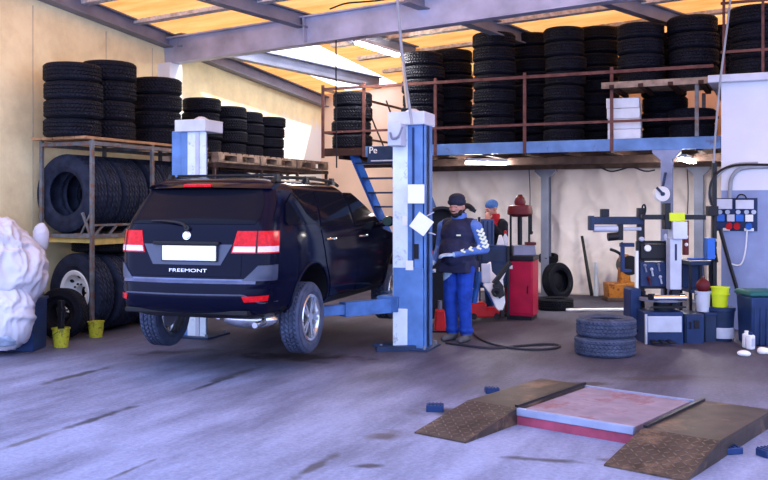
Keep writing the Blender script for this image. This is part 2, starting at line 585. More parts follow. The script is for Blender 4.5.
def roof_material():
    m = bpy.data.materials.new('roof')
    m.use_nodes = True
    nt = m.node_tree
    nt.nodes.remove(nt.nodes['Principled BSDF'])
    geo = nn(nt, 'ShaderNodeNewGeometry')
    mp = nn(nt, 'ShaderNodeMapping'); mp.inputs['Scale'].default_value = (.5, 2.2, 1); nt.links.new(geo.outputs['Position'], mp.inputs['Vector'])
    n1 = nn(nt, 'ShaderNodeTexNoise', Scale=1.6, Detail=6., Roughness=.6); nt.links.new(mp.outputs[0], n1.inputs['Vector'])
    r = nn(nt, 'ShaderNodeValToRGB'); e = r.color_ramp.elements
    e[0].position = .32; e[0].color = (.62, .25, .055, 1); e[1].position = .68; e[1].color = (.82, .43, .15, 1)
    nt.links.new(n1.outputs['Fac'], r.inputs['Fac'])
    d = nn(nt, 'ShaderNodeBsdfDiffuse'); t = nn(nt, 'ShaderNodeBsdfTranslucent')
    nt.links.new(r.outputs['Color'], d.inputs['Color']); nt.links.new(r.outputs['Color'], t.inputs['Color'])
    mx = nn(nt, 'ShaderNodeMixShader'); mx.inputs[0].default_value = .28
    nt.links.new(d.outputs[0], mx.inputs[1]); nt.links.new(t.outputs[0], mx.inputs[2])
    nt.links.new(mx.outputs[0], nt.nodes['Material Output'].inputs['Surface'])
    M['roof'] = m
    m = bpy.data.materials.new('skylight')
    m.use_nodes = True
    nt = m.node_tree
    nt.nodes.remove(nt.nodes['Principled BSDF'])
    t = nn(nt, 'ShaderNodeBsdfTransparent'); t.inputs[0].default_value = (.9, .92, .92, 1)
    d = nn(nt, 'ShaderNodeBsdfTranslucent'); d.inputs[0].default_value = (.9, .9, .88, 1)
    mx = nn(nt, 'ShaderNodeMixShader'); mx.inputs[0].default_value = .55
    nt.links.new(t.outputs[0], mx.inputs[1]); nt.links.new(d.outputs[0], mx.inputs[2])
    nt.links.new(mx.outputs[0], nt.nodes['Material Output'].inputs['Surface'])
    M['skylight'] = m


roof_material()

# ================================================================ shell
VB = 17.0        # back wall
VF = 6.0         # roof edge, extended unseen over the apron to keep sun off it
UR = 14.5
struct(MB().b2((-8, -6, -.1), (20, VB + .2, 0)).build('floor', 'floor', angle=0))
def zs(u, v): return zroof(u, v)
wl = MB()
wl.prism([(VF, 0), (VB, 0), (VB, zs(0, VB)), (VF, zs(0, VF))], (-.50, 0, 0), (0, 1, 0), (0, 0, 1), (.25, 0, 0))
for yy in (8.95, 10.35, 11.4):
    wl.b2((-.252, yy - .006, 0), (-.247, yy + .012, zs(0, yy) - .3), m=1)
struct(wl.build('wall_left', ['wall_cream', 'joint'], angle=0))
struct(MB().prism([(-.5, 0), (UR, 0), (UR, zs(UR, VB)), (-.5, zs(-.5, VB))], (0, VB, 0), (1, 0, 0), (0, 0, 1), (0, .2, 0)).build('wall_back', 'wall_peach', angle=0))
# roof sheet with a clear strip near the left wall of the far bay
SK = (.40, 1.60, 12.0, 16.9)
def rq(u0, u1, v0, v1):
    return [(u0, v0, zs(u0, v0)), (u1, v0, zs(u1, v0)), (u1, v1, zs(u1, v1)), (u0, v1, zs(u0, v1))]
rf = MB()
for q in ((-.45, SK[0], VF, VB + .2), (SK[1], UR + .2, VF, VB + .2), (SK[0], SK[1], VF, SK[2]), (SK[0], SK[1], SK[3], VB + .2)):
    rf.add(rq(*q), [[0, 1, 2, 3]])
struct(rf.build('ceiling', 'roof', angle=0))
struct(MB().add(rq(*SK), [[0, 1, 2, 3]]).build('window_1', 'skylight', angle=0))
# girder across the hall
VG = 11.7
tn = [0]
def trim(mb, mats, bevel=0):
    tn[0] += 1
    return struct(mb.build('trim_%d' % tn[0], mats, bevel=bevel))
def gz(u): return 3.92 + .05 * u
trim(MB().ibeam((-.24, VG, gz(-.24) + .21), (UR, VG, gz(UR) + .21), .2, .42, .022).beam((2.35, VG, gz(2.35) + .21), (2.365, VG, gz(2.365) + .21), .2, .40), 'galv')
# beam along the left wall
trim(MB().ibeam((-.15, VF, 4.39 + .11 + (9.1 - VF) * .08), (-.15, VB - .01, 4.39 + .11 - (VB - .01 - 9.1) * .08), .18, .22, .02), 'steel_grey')
# wall column under the girder
trim(MB().b2((-.26, VG - .16, 0), (-.02, VG + .16, 3.92)), 'wall_white')
# oblique roof beams
for (a, b, w) in (((200, -9), (415, 53), .17), ((178, 40), (379, 83), .17), ((405, -5), (537, 43), .17), ((590, -8), (700, 28), .15)):
    p, q = ROOF(*a, .13), ROOF(*b, .13)
    trim(MB().ibeam(p, q, w, .22, .02), 'steel_grey')
# purlins
for vv in (7.2, 8.5, 9.8, 10.9, 12.5, 13.5, 14.5, 15.6, 16.6):
    u_ = 1.85 if vv > 12 else -.2
    trim(MB().beam((u_, vv, zs(u_, vv) - .03), (UR - .1, vv, zs(UR - .1, vv) - .03), .15, .06), 'purlin')
# office cabin at the right end: white above, blue grey below, with a roof slab
UCB, VCB, ZCB = 8.06, 12.9, 3.30
cb = MB()
cb.b2((UCB, VCB, 1.86), (UR - .02, VB - .02, ZCB), m=0)
cb.b2((UCB, VCB, 0), (UR - .02, VB - .02, 1.86), m=1)
struct(cb.build('wall_front', ['wall_white', 'wall_bluegrey'], angle=0))
trim(MB().b2((UCB - .16, VCB - .14, ZCB), (UR - .02, VB - .02, ZCB + .10)), 'cap_white', .008)

# ================================================================ light, world, camera
w = bpy.data.worlds.new('sky')
bpy.context.scene.world = w
w.use_nodes = True
bg = w.node_tree.nodes['Background']
bg.inputs['Color'].default_value = (.50, .61, 1.0, 1)
bg.inputs['Strength'].default_value = 2.0
s = bpy.data.lights.new('sun', 'SUN')
s.energy = 9.
s.angle = R(2)
s.color = (1., .93, .82)
so = bpy.data.objects.new('sun', s)
C.objects.link(so)
so.rotation_euler = Vector((-.62, -.33, -.72)).to_track_quat('-Z', 'Y').to_euler()
cam = bpy.data.cameras.new('camera')
co = bpy.data.objects.new('camera', cam)
C.objects.link(co)
cam.sensor_width = 36
cam.lens = F / 768 * 36
cam.shift_y = -(240 - HZ) / 768
co.location = (UC, 0, CH)
co.rotation_euler = (R(90), 0, TH)
sc = bpy.context.scene
sc.camera = co
sc.view_settings.view_transform = 'Standard'
sc.view_settings.look = 'None'
sc.view_settings.gamma = 1
sc.view_settings.use_curve_mapping = False
sc.view_settings.exposure = 0.95
sc.cycles.max_bounces = 8
sc.cycles.diffuse_bounces = 5
sc.cycles.use_denoising = True
sc.cycles.sample_clamp_indirect = 6
# ================================================================ tyres
def tyre_mb(r, ri, w):
    g = .011
    out = [(r - .012, .08), (r, .15), (r, .27), (r - g, .285), (r - g, .325), (r, .34), (r, .48), (r - g, .488), (r - g, .512)]
    h = r - ri
    low = [(ri, .20), (ri - .004, .12), (ri + .012, .07), (ri + .3 * h, .0), (ri + .34 * h, .012), (ri + .6 * h, .0), (ri + .8 * h, .025), (r - .03, .055)]
    half = low + out
    prof = [(a, b * w) for a, b in half] + [(a, (1 - b) * w) for a, b in reversed(half)] + [(r - .045, .72 * w), (r - .035, .5 * w), (r - .045, .28 * w)]
    return MB().lathe(prof, seg=48, closed=True)


TY = {'car': (.335, .205, .225), 'small': (.30, .19, .195), 'van': (.365, .21, .235), 'truck': (.515, .29, .275)}
TM = {k: tyre_mb(*a).mesh('tyre_' + k, ['rubber_truck' if k == 'truck' else 'rubber'], 30) for k, a in TY.items()}
TM['dusty'] = tyre_mb(*TY['van']).mesh('tyre_dusty', ['rubber_dusty'], 30)


def tyre(kind, loc, label, group, rot=(0, 0, 0), s=(1, 1, 1)):
    o = bpy.data.objects.new('tyre', TM[kind])
    C.objects.link(o)
    o.location = loc
    o.rotation_euler = rot
    o.scale = s
    return tag(o, label, 'tyre', group)


def stack(c, n, kind, where, group, hs=1., jit=.02, rs=1.):
    """n tyres lying on one another from c upwards"""
    h = TY[kind][2] * hs
    for i in range(n):
        tyre(kind, (c[0] + random.uniform(-jit, jit), c[1] + random.uniform(-jit, jit), c[2] + i * h), 'black tyre, %s, in %s' % (ORD[n - 1 - i], where), group,
             (0, 0, random.uniform(0, 6)), (rs * random.uniform(.98, 1.02), rs * random.uniform(.98, 1.02), hs * .995))


# ================================================================ racks along the left wall
RU0, RU1 = -.03, .82
ZS = 2.50      # underside of the boards
ZM = 1.265      # middle rail
rk = thing('tyre_rack', 'worn steel tyre rack with a plank top, standing beside the white sacks', 'rack', (.45, 8.89, 0))
ro = Vector((.45, 8.89, 0))
def rp(u, v, z): return Vector((u, v, z)) - ro
b = MB()
for k in range(5):
    b.box(rp(-.03 + .05 + k * .182, 10.06, ZS + .018), (.175, 2.62, .036))
b.build('plank_top', 'plank', rk, .004)
for v in (8.89, 10.07, 11.32):
    for u in (RU0, RU1):
        MB().box(rp(u, v, ZS / 2), (.045, .045, ZS)).box(rp(u, v, .008), (.10, .10, .016)).build('leg', 'rack_steel', rk, .003)
for z in (ZS - .05, ZM):
    for u in (RU0, RU1):
        MB().beam(rp(u, 8.87, z), rp(u, 11.34, z), .04, .05).build('rail', 'rack_steel', rk)
    for v in (8.89, 10.07, 11.32):
        MB().beam(rp(RU0, v, z), rp(RU1, v, z), .04, .05).build('crossbar', 'rack_steel', rk)
b = MB()
for k in range(9):
    v = 8.92 + k * .265
    b.beam(rp(RU1, v, ZM), rp(RU1, v + .16, ZM + .13), .025, .025)
b.beam(rp(RU1, 8.87, ZM + .14), rp(RU1, 11.34, ZM + .14), .03, .03)
b.beam(rp(RU1, 8.9, ZM + .02), rp(RU1 - .30, 8.9, ZM + .02), .03, .03)
b.build('lattice_rail', 'rack_steel', rk)
MB().beam(rp(RU1, 8.87, ZM), rp(RU1 - .14, 8.87, ZM - .0 + .3), .03, .03).beam(rp(RU1, 8.87, ZM + .3), rp(RU1 - .16, 8.87, ZM + .03), .02, .02).build('brace', 'rack_steel', rk)
# yellowish board behind the middle rail
MB().beam(rp(RU0, 8.93, ZM - .055), rp(RU1, 8.93, ZM - .055), .03, .07).build('crossboard', 'yellow_wood', rk, .004)
MB().beam(rp(RU1 - .02, 8.95, ZM - .07), rp(RU1 - .02, 9.95, ZM - .07), .03, .09).build('side_board', 'yellow_wood', rk, .004)

for i in range(8):
    v = (8.925 if i < 4 else 9.0) + i * .275
    tyre('truck', (.315 + (i % 3) * .01, v, ZM + .03 + .515), 'big black truck tyre, %s from the sacks in the upright row on the rack' % NTH[i], 'upright truck tyres on the rack',
         (R(-90), 0, random.uniform(-.1, .1)))
stack((.45, 8.96, ZS + .036), 4, 'van', "the plank topped rack's pile above the white sacks", 'tyres on top of the plank rack')
stack((.40, 9.68, ZS + .036), 4, 'van', "the plank topped rack's second and tallest pile", 'tyres on top of the plank rack', hs=1.14)
stack((.46, 10.62, ZS + .036), 4, 'van', "the plank topped rack's third pile from the sacks", 'tyres on top of the plank rack', hs=1.03, rs=.96)

# second rack with pallets
k2 = Vector((.45, 11.8, 0))
rk = thing('pallet_rack', 'rusty steel rack carrying wooden pallets, standing past the plank topped rack', 'rack', k2)
def kp(u, v, z): return Vector((u, v, z)) - k2
for v in (11.55, 12.9, 14.1, 15.2):
    for u in (RU0, RU1):
        MB().box(kp(u, v, 1.16), (.045, .045, 2.32)).box(kp(u, v, .008), (.1, .1, .016)).build('leg', 'rusty_dark', rk)
for z in (2.285, 1.27):
    for u in (RU0, RU1):
        MB().beam(kp(u, 11.5, z), kp(u, 15.25, z), .05, .06).build('rail', 'rusty_dark', rk)
    for v in (11.55, 12.9, 14.1, 15.2):
        MB().beam(kp(RU0, v, z), kp(RU1, v, z), .04, .05).build('crossbar', 'rusty_dark', rk)
for q, v0 in enumerate((11.50, 12.71, 13.92)):
    pl = thing('wooden_pallet', ['rough wooden pallet on the steel rack, the one behind the tail of the dark car', 'rough wooden pallet in the middle of the three on the steel rack',
                                 'bare wooden pallet on the steel rack at its far bright end'][q], 'pallet', (.48, v0 + .59, 2.325), 0, 'pallets on the steel rack')
    t = MB()
    for k in range(7):
        t.box((0, -.53 + k * .177, .145), (.88, .13, .022))
    t.build('top_boards', 'pallet_wood', pl)
    for u in (-.38, 0, .38):
        t = MB().box((u, 0, .011), (.12, 1.17, .022)).box((u, 0, .123), (.12, 1.17, .022))
        t.build('runner', 'pallet_wood', pl)
        for v in (-.50, 0, .50):
            MB().box((u, v, .067), (.14, .16, .088)).build('block', 'pallet_wood', pl, .004)
ZP = 2.325 + .157
stack((.42, 11.78, ZP), 4, 'small', 'the first pile on the pallets', 'tyres on the pallets', hs=1.1)
stack((.46, 12.46, ZP), 4, 'small', 'the second pile on the pallets', 'tyres on the pallets', hs=1.02)
stack((.40, 13.07, ZP), 4, 'small', 'the third pile on the pallets', 'tyres on the pallets', hs=.98)
stack((.46, 13.70, ZP), 4, 'small', 'the fourth and last pile on the pallets', 'tyres on the pallets', hs=.94)
for i in range(4):
    tyre('truck', (.47, 11.785 + i * .27, 1.30 + .465), 'black truck tyre, %s of the row under the pallets behind the car roof' % NTH[i], 'truck tyres under the pallets',
         (R(-90), 0, 0), (.9, .9, .97))

# ---------------------------------------------------------------- tyres on the floor under the rack
def rim(parent, r, w, material, dish=.06, holes=8, face=1):
    """pressed steel truck rim round local z; face=+1 shows at z = w"""
    m_ = MB()
    m_.lathe([(r, 0), (r + .012, .01), (r - .02, .03), (r - .03, w * .5), (r - .02, w - .03), (r + .012, w - .01), (r, w), (r - .045, w - .015), (r - .06, w - .06), (r - .075, w - .08), (r * .55, w - .13),
              (r * .5, w - .10), (.1, w - .10), (.095, w - .14), (.095, w - .2), (r * .5, w - .2), (r - .06, w * .35), (r - .05, .03)], seg=40, closed=True, m=0)
    for k in range(holes):
        a = 2 * PI * k / holes
        c = Vector((math.cos(a) * r * .78, math.sin(a) * r * .78, w - .112))
        m_.ball(c, (.042, .042, .05), seg=12, rings=8, m=1)
    for k in range(10):
        a = 2 * PI * k / 10
        m_.cyl((math.cos(a) * r * .40, math.sin(a) * r * .40, w - .11), (math.cos(a) * r * .40, math.sin(a) * r * .40, w - .08), .014, seg=6, m=1)
    return m_.build('rim', [material, 'black_metal'], parent)


c = G(80, 333)
gw = 'wheels on the floor under the rack'
wh = thing('rimmed_wheel', 'black truck wheel with a white steel rim, standing under the tyre rack', 'wheel', (c.x - .10, c.y - .02, .516), 0, gw)
wh.rotation_euler = (R(90), 0, R(-9))
t = bpy.data.objects.new('tyre', TM['truck']); C.objects.link(t); t.parent = wh; t.location = (0, 0, -.275)
r_ = rim(wh, .285, .25, 'white'); r_.location = (0, 0, -.262)
# local +z of the wheel points to the camera side
for i in range(5):
    tyre('truck', (c.x - .05, 9.29 + .275 * i + (.262 if i > 1 else 0), .516), 'black truck tyre on the floor, %s behind the white rimmed wheel' % NTH[i], 'truck tyres on the floor under the rack', (R(-90), 0, 0))
c2 = G(61, 339)
wh = thing('spare_wheel', 'black wheel with a black rim, leaning in front of the white rimmed truck wheel', 'wheel', (c2.x + .02, c2.y - .05, .325), 0, gw)
wh.scale = (.86, .86, .86)
wh.rotation_euler = (R(84), 0, R(16))
t = bpy.data.objects.new('tyre', TM['van']); C.objects.link(t); t.parent = wh; t.location = (0, 0, -.2)
r2 = rim(wh, .205, .19, 'black_metal', holes=6); r2.location = (0, 0, -.19)
tyre('van', (.42, 9.45, 1.035), 'black tyre lying flat on top of the floor row under the rack', 'truck tyres on the floor under the rack', (0, 0, 0), (.95, .95, .75))

# ---------------------------------------------------------------- buckets
def bucket(name, loc, r, h, material, label, group=None, handle=True, content=None):
    e = thing(name, label, 'bucket', loc, random.uniform(0, 6), group)
    MB().lathe([(0, .004), (r * .82, .0), (r * .84, .01), (r, h - .012), (r + .008, h - .012), (r + .008, h), (r - .006, h), (r * .8, .02), (0, .02)], seg=28).build('tub', material, e)
    if handle:
        MB().tube([(math.cos(a) * (r + .008), math.sin(a) * .05 + .06 * math.sin(a), h - .03 - .07 * math.sin(a)) for a in [PI * i / 12 for i in range(13)]], .004, 6).build('handle', 'black_metal', e)
    if content:
        MB().lathe([(0, h * .84), (r * .93, h * .84), (r * .93, h * .86), (0, h * .86)], seg=24).build('content', content, e)
    return e


bucket('bucket', G(61, 347), .10, .225, 'yellow_bucket', 'stained yellow bucket on the floor in front of the black rimmed wheel', 'stained yellow buckets', content='dark_blue')
bucket('bucket', G(96, 337), .098, .20, 'yellow_bucket', 'stained yellow bucket standing at the foot of the plank topped rack', 'stained yellow buckets', content='dark_blue')
# dark prop standing in the first bucket
p = G(61, 346)
MB_ = MB().b2((p.x - .03, p.y - .03, .03), (p.x + .03, p.y + .03, .55))
o = MB().box((0, 0, .26), (.065, .05, .50)).box((0, 0, .40), (.10, .055, .05)).build('wooden_prop', 'black_plastic', bevel=.006)
o.location = (p.x, p.y, .025)
tag(o, 'short dark prop standing upright in the stained yellow bucket by the wheel', 'prop')

# ---------------------------------------------------------------- sacks
def lump(name, c, rad, seed, amp, label, matk='sack', flat=0., cat='sack', group='white sacks', deep=6):
    bm = bmesh.new()
    bmesh.ops.create_icosphere(bm, subdivisions=deep, radius=1)
    for v in bm.verts:
        d = v.co.normalized()
        q = Vector((d.x * rad[0], d.y * rad[1], d.z * rad[2]))
        s_ = Vector((seed * 7.3, seed * 3.1, seed))
        n1 = noise.noise(q * 1.9 + s_)
        w_ = Vector((noise.noise(q * 2.5 + s_ * 3), noise.noise(q * 2.5 - s_), noise.noise(q * 2.1 + s_ * 2)))
        g_ = Vector((q.x * 4.5, q.y * 4.5, q.z * 3.0)) + w_ * 1.3 + s_
        f1 = 1 - abs(noise.noise(g_)) * 2.2
        f2 = 1 - abs(noise.noise(g_ * 2.1 + w_)) * 2.2
        f3 = noise.noise(q * 22 + w_ * 3)
        q = q * (1 + amp * 1.2 * n1) + d * (rad[0] * (amp * .42 * f1 + amp * .17 * f2 + amp * .035 * f3))
        if q.z < -rad[2] * (1 - flat):
            q.z = -rad[2] * (1 - flat)
        v.co = q
    me = bpy.data.meshes.new(name)
    bm.to_mesh(me); bm.free()
    me.materials.append(M[matk])
    me.polygons.foreach_set('use_smooth', [True] * len(me.polygons))
    o = bpy.data.objects.new(name, me)
    C.objects.link(o)
    o.location = c
    return tag(o, label, cat, group)


D0 = 10.25
lump('plastic_sack', P(-8, 272, D0), (.60, .42, .56), 1, .17, 'huge crumpled white plastic sack bulging beside the tyre rack')
lump('plastic_sack', P(-10, 249, D0 + .1), (.52, .36, .30), 2, .18, 'crumpled white plastic sack on top of the heap beside the rack')
lump('plastic_sack', P(41, 238, D0 + .25), (.085, .08, .17), 3, .25, 'small twisted corner bag poking up beside the rack leg')
lump('plastic_sack', P(-4, 312, D0 - .2), (.42, .30, .40), 4, .18, 'sagging white plastic sack at the bottom of the heap')
lump('clear_bag', P(4, 335, D0 - .35), (.17, .17, .15), 5, .4, 'small greyish clear plastic bag on the floor below the sacks', 'clear_bag', .3)
c = P(27, 322, D0 + .1)
e = thing('crate', 'dark blue crate under the white sacks next to the wheel', 'crate', (c.x, c.y, 0), TH)
MB().box((0, 0, .29), (.30, .4, .58), top=(1.05, 1.05)).build('body', 'dark_blue', e, .012)
MB().box((0, 0, .585), (.34, .44, .03)).build('rim', 'dark_blue', e, .008)
c = P(-8, 330, D0 + .35)
e = thing('crate', 'dark crate carrying the white sacks at the end of the heap', 'crate', (c.x, c.y, 0), TH)
MB().box((0, 0, .2), (.55, .5, .4), top=(1.05, 1.05)).build('body', 'dark_blue', e, .012)
MB().box((0, 0, .405), (.6, .55, .03)).build('rim', 'dark_blue', e, .008)
# ================================================================ two post lift
LY = R(5.1)            # the posts' line is turned a little against the hall
def lift_post(name, loc, flip, label, top, motor):
    """local x points to the middle of the lift for flip = 1, the channel opens that way"""
    e = thing(name, label, 'lift', loc, LY)
    w, d, t = .34, .30, .02
    fx = flip
    # C-shaped column: white front face on the camera side, blue back
    xa, xb, xc = (-.19, -.10, .16) if flip > 0 else (.17, -.01, -.19)
    MB().box(((xb + xc) / 2, -d / 2, top / 2), (abs(xc - xb), t, top)).build('front_face', 'lift_white', e, .003)
    MB().box(((xa + xb) / 2, -d / 2 + .004, top / 2), (abs(xb - xa), t, top)).build('front_channel', 'lift_blue', e, .003)
    b = MB().box((-.19 * fx, 0, top / 2), (t, d - .02, top)).box((-.10 * fx, d / 2, top / 2), (w * .55, t, top))
    b.box((.0 * fx, -d / 2 + .06, top / 2), (t, .08, top)).box((.0 * fx, d / 2 - .05, top / 2), (t, .08, top))
    b.build('column', 'lift_blue', e, .003)
    MB().box((-.09 * fx, 0, .98), (.16, .12, 1.7)).build('slide_rail', 'dark_blue', e)
    MB().box((-.03 if fx > 0 else -.01, 0, top + .035), (w + .10, d + .14, .15)).lathe([(.09, top + .10), (.09, top + .13), (.04, top + .16), (0, top + .165)], (0, 0, 0), seg=16).build('top_cap', 'cap_white', e, .008)
    MB().box((-.05, -.0, .012), (.62, .56, .024)).build('base_plate', 'slate_blue', e, .003)
    for sx in (-1, 1):
        for sy in (-1, 1):
            MB().cyl((-.05 + sx * .26, sy * .23, .024), (-.05 + sx * .26, sy * .23, .06), .018, seg=6).build('anchor_bolt', 'steel_grey', e)
    return e


LZ = 2.62
PL, PR = Vector((2.10, 9.44, 0)), Vector((4.90, 9.69, 0))
def arm(e, base, ends, zz):
    for (x, y) in ends:
        b = MB()
        p, q = Vector((base[0], base[1], zz)), Vector((x, y, zz))
        mid = p.lerp(q, .55)
        b.beam(p, mid, .13, .16).beam(p.lerp(q, .4), q, .095, .11)
        a = b.build('swing_arm', 'arm_blue', e, .004)
        MB().cyl((x, y, zz + .03), (x, y, zz + .10), .045, seg=14).cyl((x, y, zz + .10), (x, y, zz + .13), .07, seg=16).build('pad', 'rubber_trim', a)


e = lift_post('lift_post', PR, -1, 'tall blue and white lift column between the dark car and the capped mechanic', LZ, True)
# carriage and its two arms, motor box, papers and switch
MB().box((-.03, 0, .80), (.18, .20, .62)).build('carriage', 'slate_blue', e, .006)
arm(e, (-.12, 0), ((-.98, -1.30), (-.92, 1.35)), .50)
MB().box((-.24, -.07, .52), (.26, .30, .18)).build('arm_bracket', 'arm_blue', e, .01)
MB().box((-.10, -.28, LZ - .16), (.16, .20, .26)).build('motor_box', 'light_grey', e, .01)
MB().tube([(-.14, -.39, LZ - .14), (-.12, -.41, LZ - .22), (-.04, -.40, LZ - .20), (.0, -.38, LZ - .08)], .012, 8, smooth=2).build('motor_hose', 'steel_grey', e)
MB().box((.0, -.162, .47), (.36, .03, .94)).build('foot_guard', 'lift_blue', e, .004)
MB().box((-.09, -.185, .24), (.17, .02, .46)).build('foot_panel', 'lift_white', e, .004)
MB().box((.185, -.04, 1.3), (.03, .12, 2.55)).build('cable_channel', 'mid_blue', e, .003)
MB().box((.06, -.165, 1.75), (.02, .02, 1.6)).build('conduit', 'mid_blue', e)
MB().box((.10, -.172, 1.13), (.05, .012, .17)).build('switch_slot', 'black_plastic', e)
for (x, z, s_) in ((.04, .97, (.09, .11)), (-.02, 1.48, (.06, .11))):
    MB().box((x - .02, -.181 if z < 1.2 else -.164, z), (s_[0], .006, s_[1])).build('sticker', 'paper', e)
b = MB().beam((-.30, -.42, .03), (.10, -.20, .03), .08, .06).box((-.26, .02, .02), (.4, .24, .04))
b.build('floor_brace', 'slate_blue', e, .004)
e2 = lift_post('lift_post', PL, 1, 'blue and white lift column rising behind the tail of the dark car', LZ, False)
MB().box((.03, 0, .80), (.18, .20, .62)).build('carriage', 'slate_blue', e2, .006)
arm(e2, (.12, 0), ((.62, -1.30), (.70, 1.35)), .50)
MB().box((-.28, .0, 1.55), (.16, .22, 2.1)).build('side_cover', 'lift_blue', e2, .006)
MB().box((.05, -.17, 1.3), (.05, .02, 2.55)).build('cable_channel', 'light_grey', e2)

# papers on the column: one box notice, one sheet tilted on a wire arm
c = P(416, 194, 10.17)
n = thing('notice_sheet', 'square white notice fixed high on the lift column', 'notice', c, TH)
MB().box((0, 0, 0), (.19, .03, .215)).build('sheet', 'paper', n, .004)
c = P(421.5, 224, 10.1)
n = thing('tilted_sheet', 'tilted white sheet held out from the lift column in front of the mechanic', 'notice', c, TH)
rm = Matrix.Rotation(R(-33), 3, 'Y').inverted() @ Matrix.Rotation(R(0), 3, 'X')
rm = Matrix.Rotation(R(36), 3, 'Y')
MB().box((0, 0, 0), (.20, .012, .20), rm).build('sheet', 'paper', n, .003)
MB().tube([(.06, .01, .09), (.14, .06, .13), (.10, .22, .12)], .006, 6).tube([(.08, .01, -.10), (.16, .06, -.12), (.10, .22, -.1)], .006, 6).build('wire_holder', 'light_grey', n)

# ================================================================ mezzanine
VM = 13.1
ZB = 2.44
UL = 1.87
mz = thing('mezzanine', 'raised steel storage platform with a blue edge beam and rusty railing, full of tyres', 'platform', (UL, VM, 0))
mo = Vector((UL, VM, 0))
def mp_(u, v, z): return Vector((u, v, z)) - mo
US = V(365, 150, VM).x
MB().b2(mp_(UL, VM + .04, ZB + .12), mp_(12.0, VB - .05, ZB + .16)).build('deck', 'dark_wood', mz)
MB().b2(mp_(US, VM, ZB), mp_(UCB - .02, VM + .08, ZB + .17)).build('edge_beam', 'mezz_blue', mz, .004)
MB().b2(mp_(UL, VM, ZB + .03), mp_(US - .01, VM + .08, ZB + .13)).build('stair_head_beam', 'dark_wood', mz, .004)
MB().b2(mp_(US + .06, VM - .03, ZB - .10), mp_(US + .70, VM - .005, ZB + .165)).build('name_board', 'slate_blue', mz, .003)
text_mesh('lettering', 'Pe', .15, .003, 'paper', mz, mp_(V(374, 152, VM).x, VM - .034, ZB + .10), (R(90), 0, 0))
MB().b2(mp_(US + .12, VM - .034, ZB - .075), mp_(US + .52, VM - .031, ZB - .055)).build('painted_line', 'light_grey', mz)
for k in range(11):
    u = UL + .3 + k * .62
    if u < UCB:
        MB().beam(mp_(u, VM + .08, ZB + .05), mp_(u, VB - .1, ZB + .05), .08, .14).build('joist', 'dark_wood', mz)
for vv in (14.3, 16.3):
    MB().beam(mp_(UL + .1, vv, ZB - .06), mp_(UCB - .05, vv, ZB - .06), .10, .12).build('cross_beam', 'rusty_dark', mz)
def column(x, y, u=None):
    c = V(x, y[0], y[1])
    cc = c - mo
    zt = ZB if y[1] < 14 else ZB - .12
    b = MB().ibeam((cc.x, cc.y, 0.0), (cc.x, cc.y, zt), .16, .16, .014) if False else MB().box((cc.x, cc.y, zt / 2), (.02, .17, zt)).box((cc.x - .0, cc.y - .08, zt / 2), (.15, .014, zt)).box((cc.x, cc.y + .08, zt / 2), (.15, .014, zt))
    b.prism([(-.08, -.14), (.08, -.14), (.19, -.04), (.19, 0), (-.19, 0), (-.19, -.04)], (cc.x, cc.y - .09, zt), (1, 0, 0), (0, 0, 1), (0, .18, 0))
    b.box((cc.x, cc.y, .01), (.3, .3, .02))
    b.build('column', 'col_grey' if y[1] < 14 else 'steel_grey', mz)
column(546, (200, 16.3)); column(699, (200, 16.3)); column(667, (200, VM + .1))
# railing: separate posts and rails
ZR = ZB + .17
for x in (322.5, 363.5, 435, 524.4, 611.5):
    p = V(x, 120, VM - .02)
    MB().box(mp_(p.x, VM - .005, ZB + .6), (.045, .03, 1.20)).build('railing_post', 'rust_red', mz)
pl_, pr_ = V(322.5, 89, VM - .02), V(730, 68, VM - .02)
MB().beam(mp_(pl_.x, VM - .02, 3.57), mp_(7.95, VM - .02, 3.57), .03, .045).build('top_rail', 'rust_red', mz)
MB().beam(mp_(pl_.x, VM - .02, 2.86), mp_(8.02, VM - .02, 2.86), .022, .035).build('middle_rail', 'rust_red', mz)
MB().beam(mp_(UL + .02, VM, 3.57), mp_(UL + .02, VB - .6, 3.57), .03, .04).beam(mp_(UL + .02, VM, 2.86), mp_(UL + .02, VB - .6, 2.86), .025, .035).build('side_rail', 'rusty_dark', mz)
MB().box(mp_(UL + .6, 15.6, 3.06), (.045, .045, .85)).beam(mp_(UL + .6, 15.6, 3.47), mp_(UL + 1.8, 15.6, 3.47), .035, .04).build('back_rail', 'rust_red', mz)
ZD = ZB + .165

# stacks on the mezzanine
gm = 'tyres stored on the mezzanine'
def ms(x, v, n, kind, k, hs=1., rs=1.):
    p = V(x, 140, v)
    stack((p.x, v, ZD), n, kind, 'the %s mezzanine stack counted from the stairs' % NTH[k], gm, hs, .022, rs)
ms(352, 13.65, 4, 'car', 0, 1.06)
ms(423, 13.70, 7, 'car', 1, .98)
ms(453, 14.42, 8, 'car', 2, .93)
ms(494, 13.72, 8, 'car', 3, .98, 1.0)
ms(532, 14.45, 9, 'car', 4, .91, 1.0)
ms(565, 13.75, 8, 'car', 5, .98, .92)
ms(598, 14.45, 9, 'car', 6, .92, 1.0)
# blue stairs going down below the platform
c0 = V(353, 157, VM + .12)
st = thing('staircase', 'blue steel stairs running down from the platform behind the dark car', 'stairs', (c0.x, VM + .12, 0))
run = 2.55
for dx in (0, 1.03):
    MB().beam((dx, 0, ZB + .08), (dx, run, .03), .05, .20).build('stringer', 'bright_blue' if dx == 0 else 'mid_blue', st)
for k in range(10):
    f_ = (k + .6) / 10.5
    MB().box((.515, run * f_, (ZB + .05) * (1 - f_)), (1.0, .22, .028)).build('tread', 'dark_blue', st)
for dx in (.25, .62):
    MB().tube([(dx, -.05, ZB + .9), (dx, .3, ZB + .55), (dx + .02, run, .9)], .014, 6).build('handrail', 'rusty_dark', st)

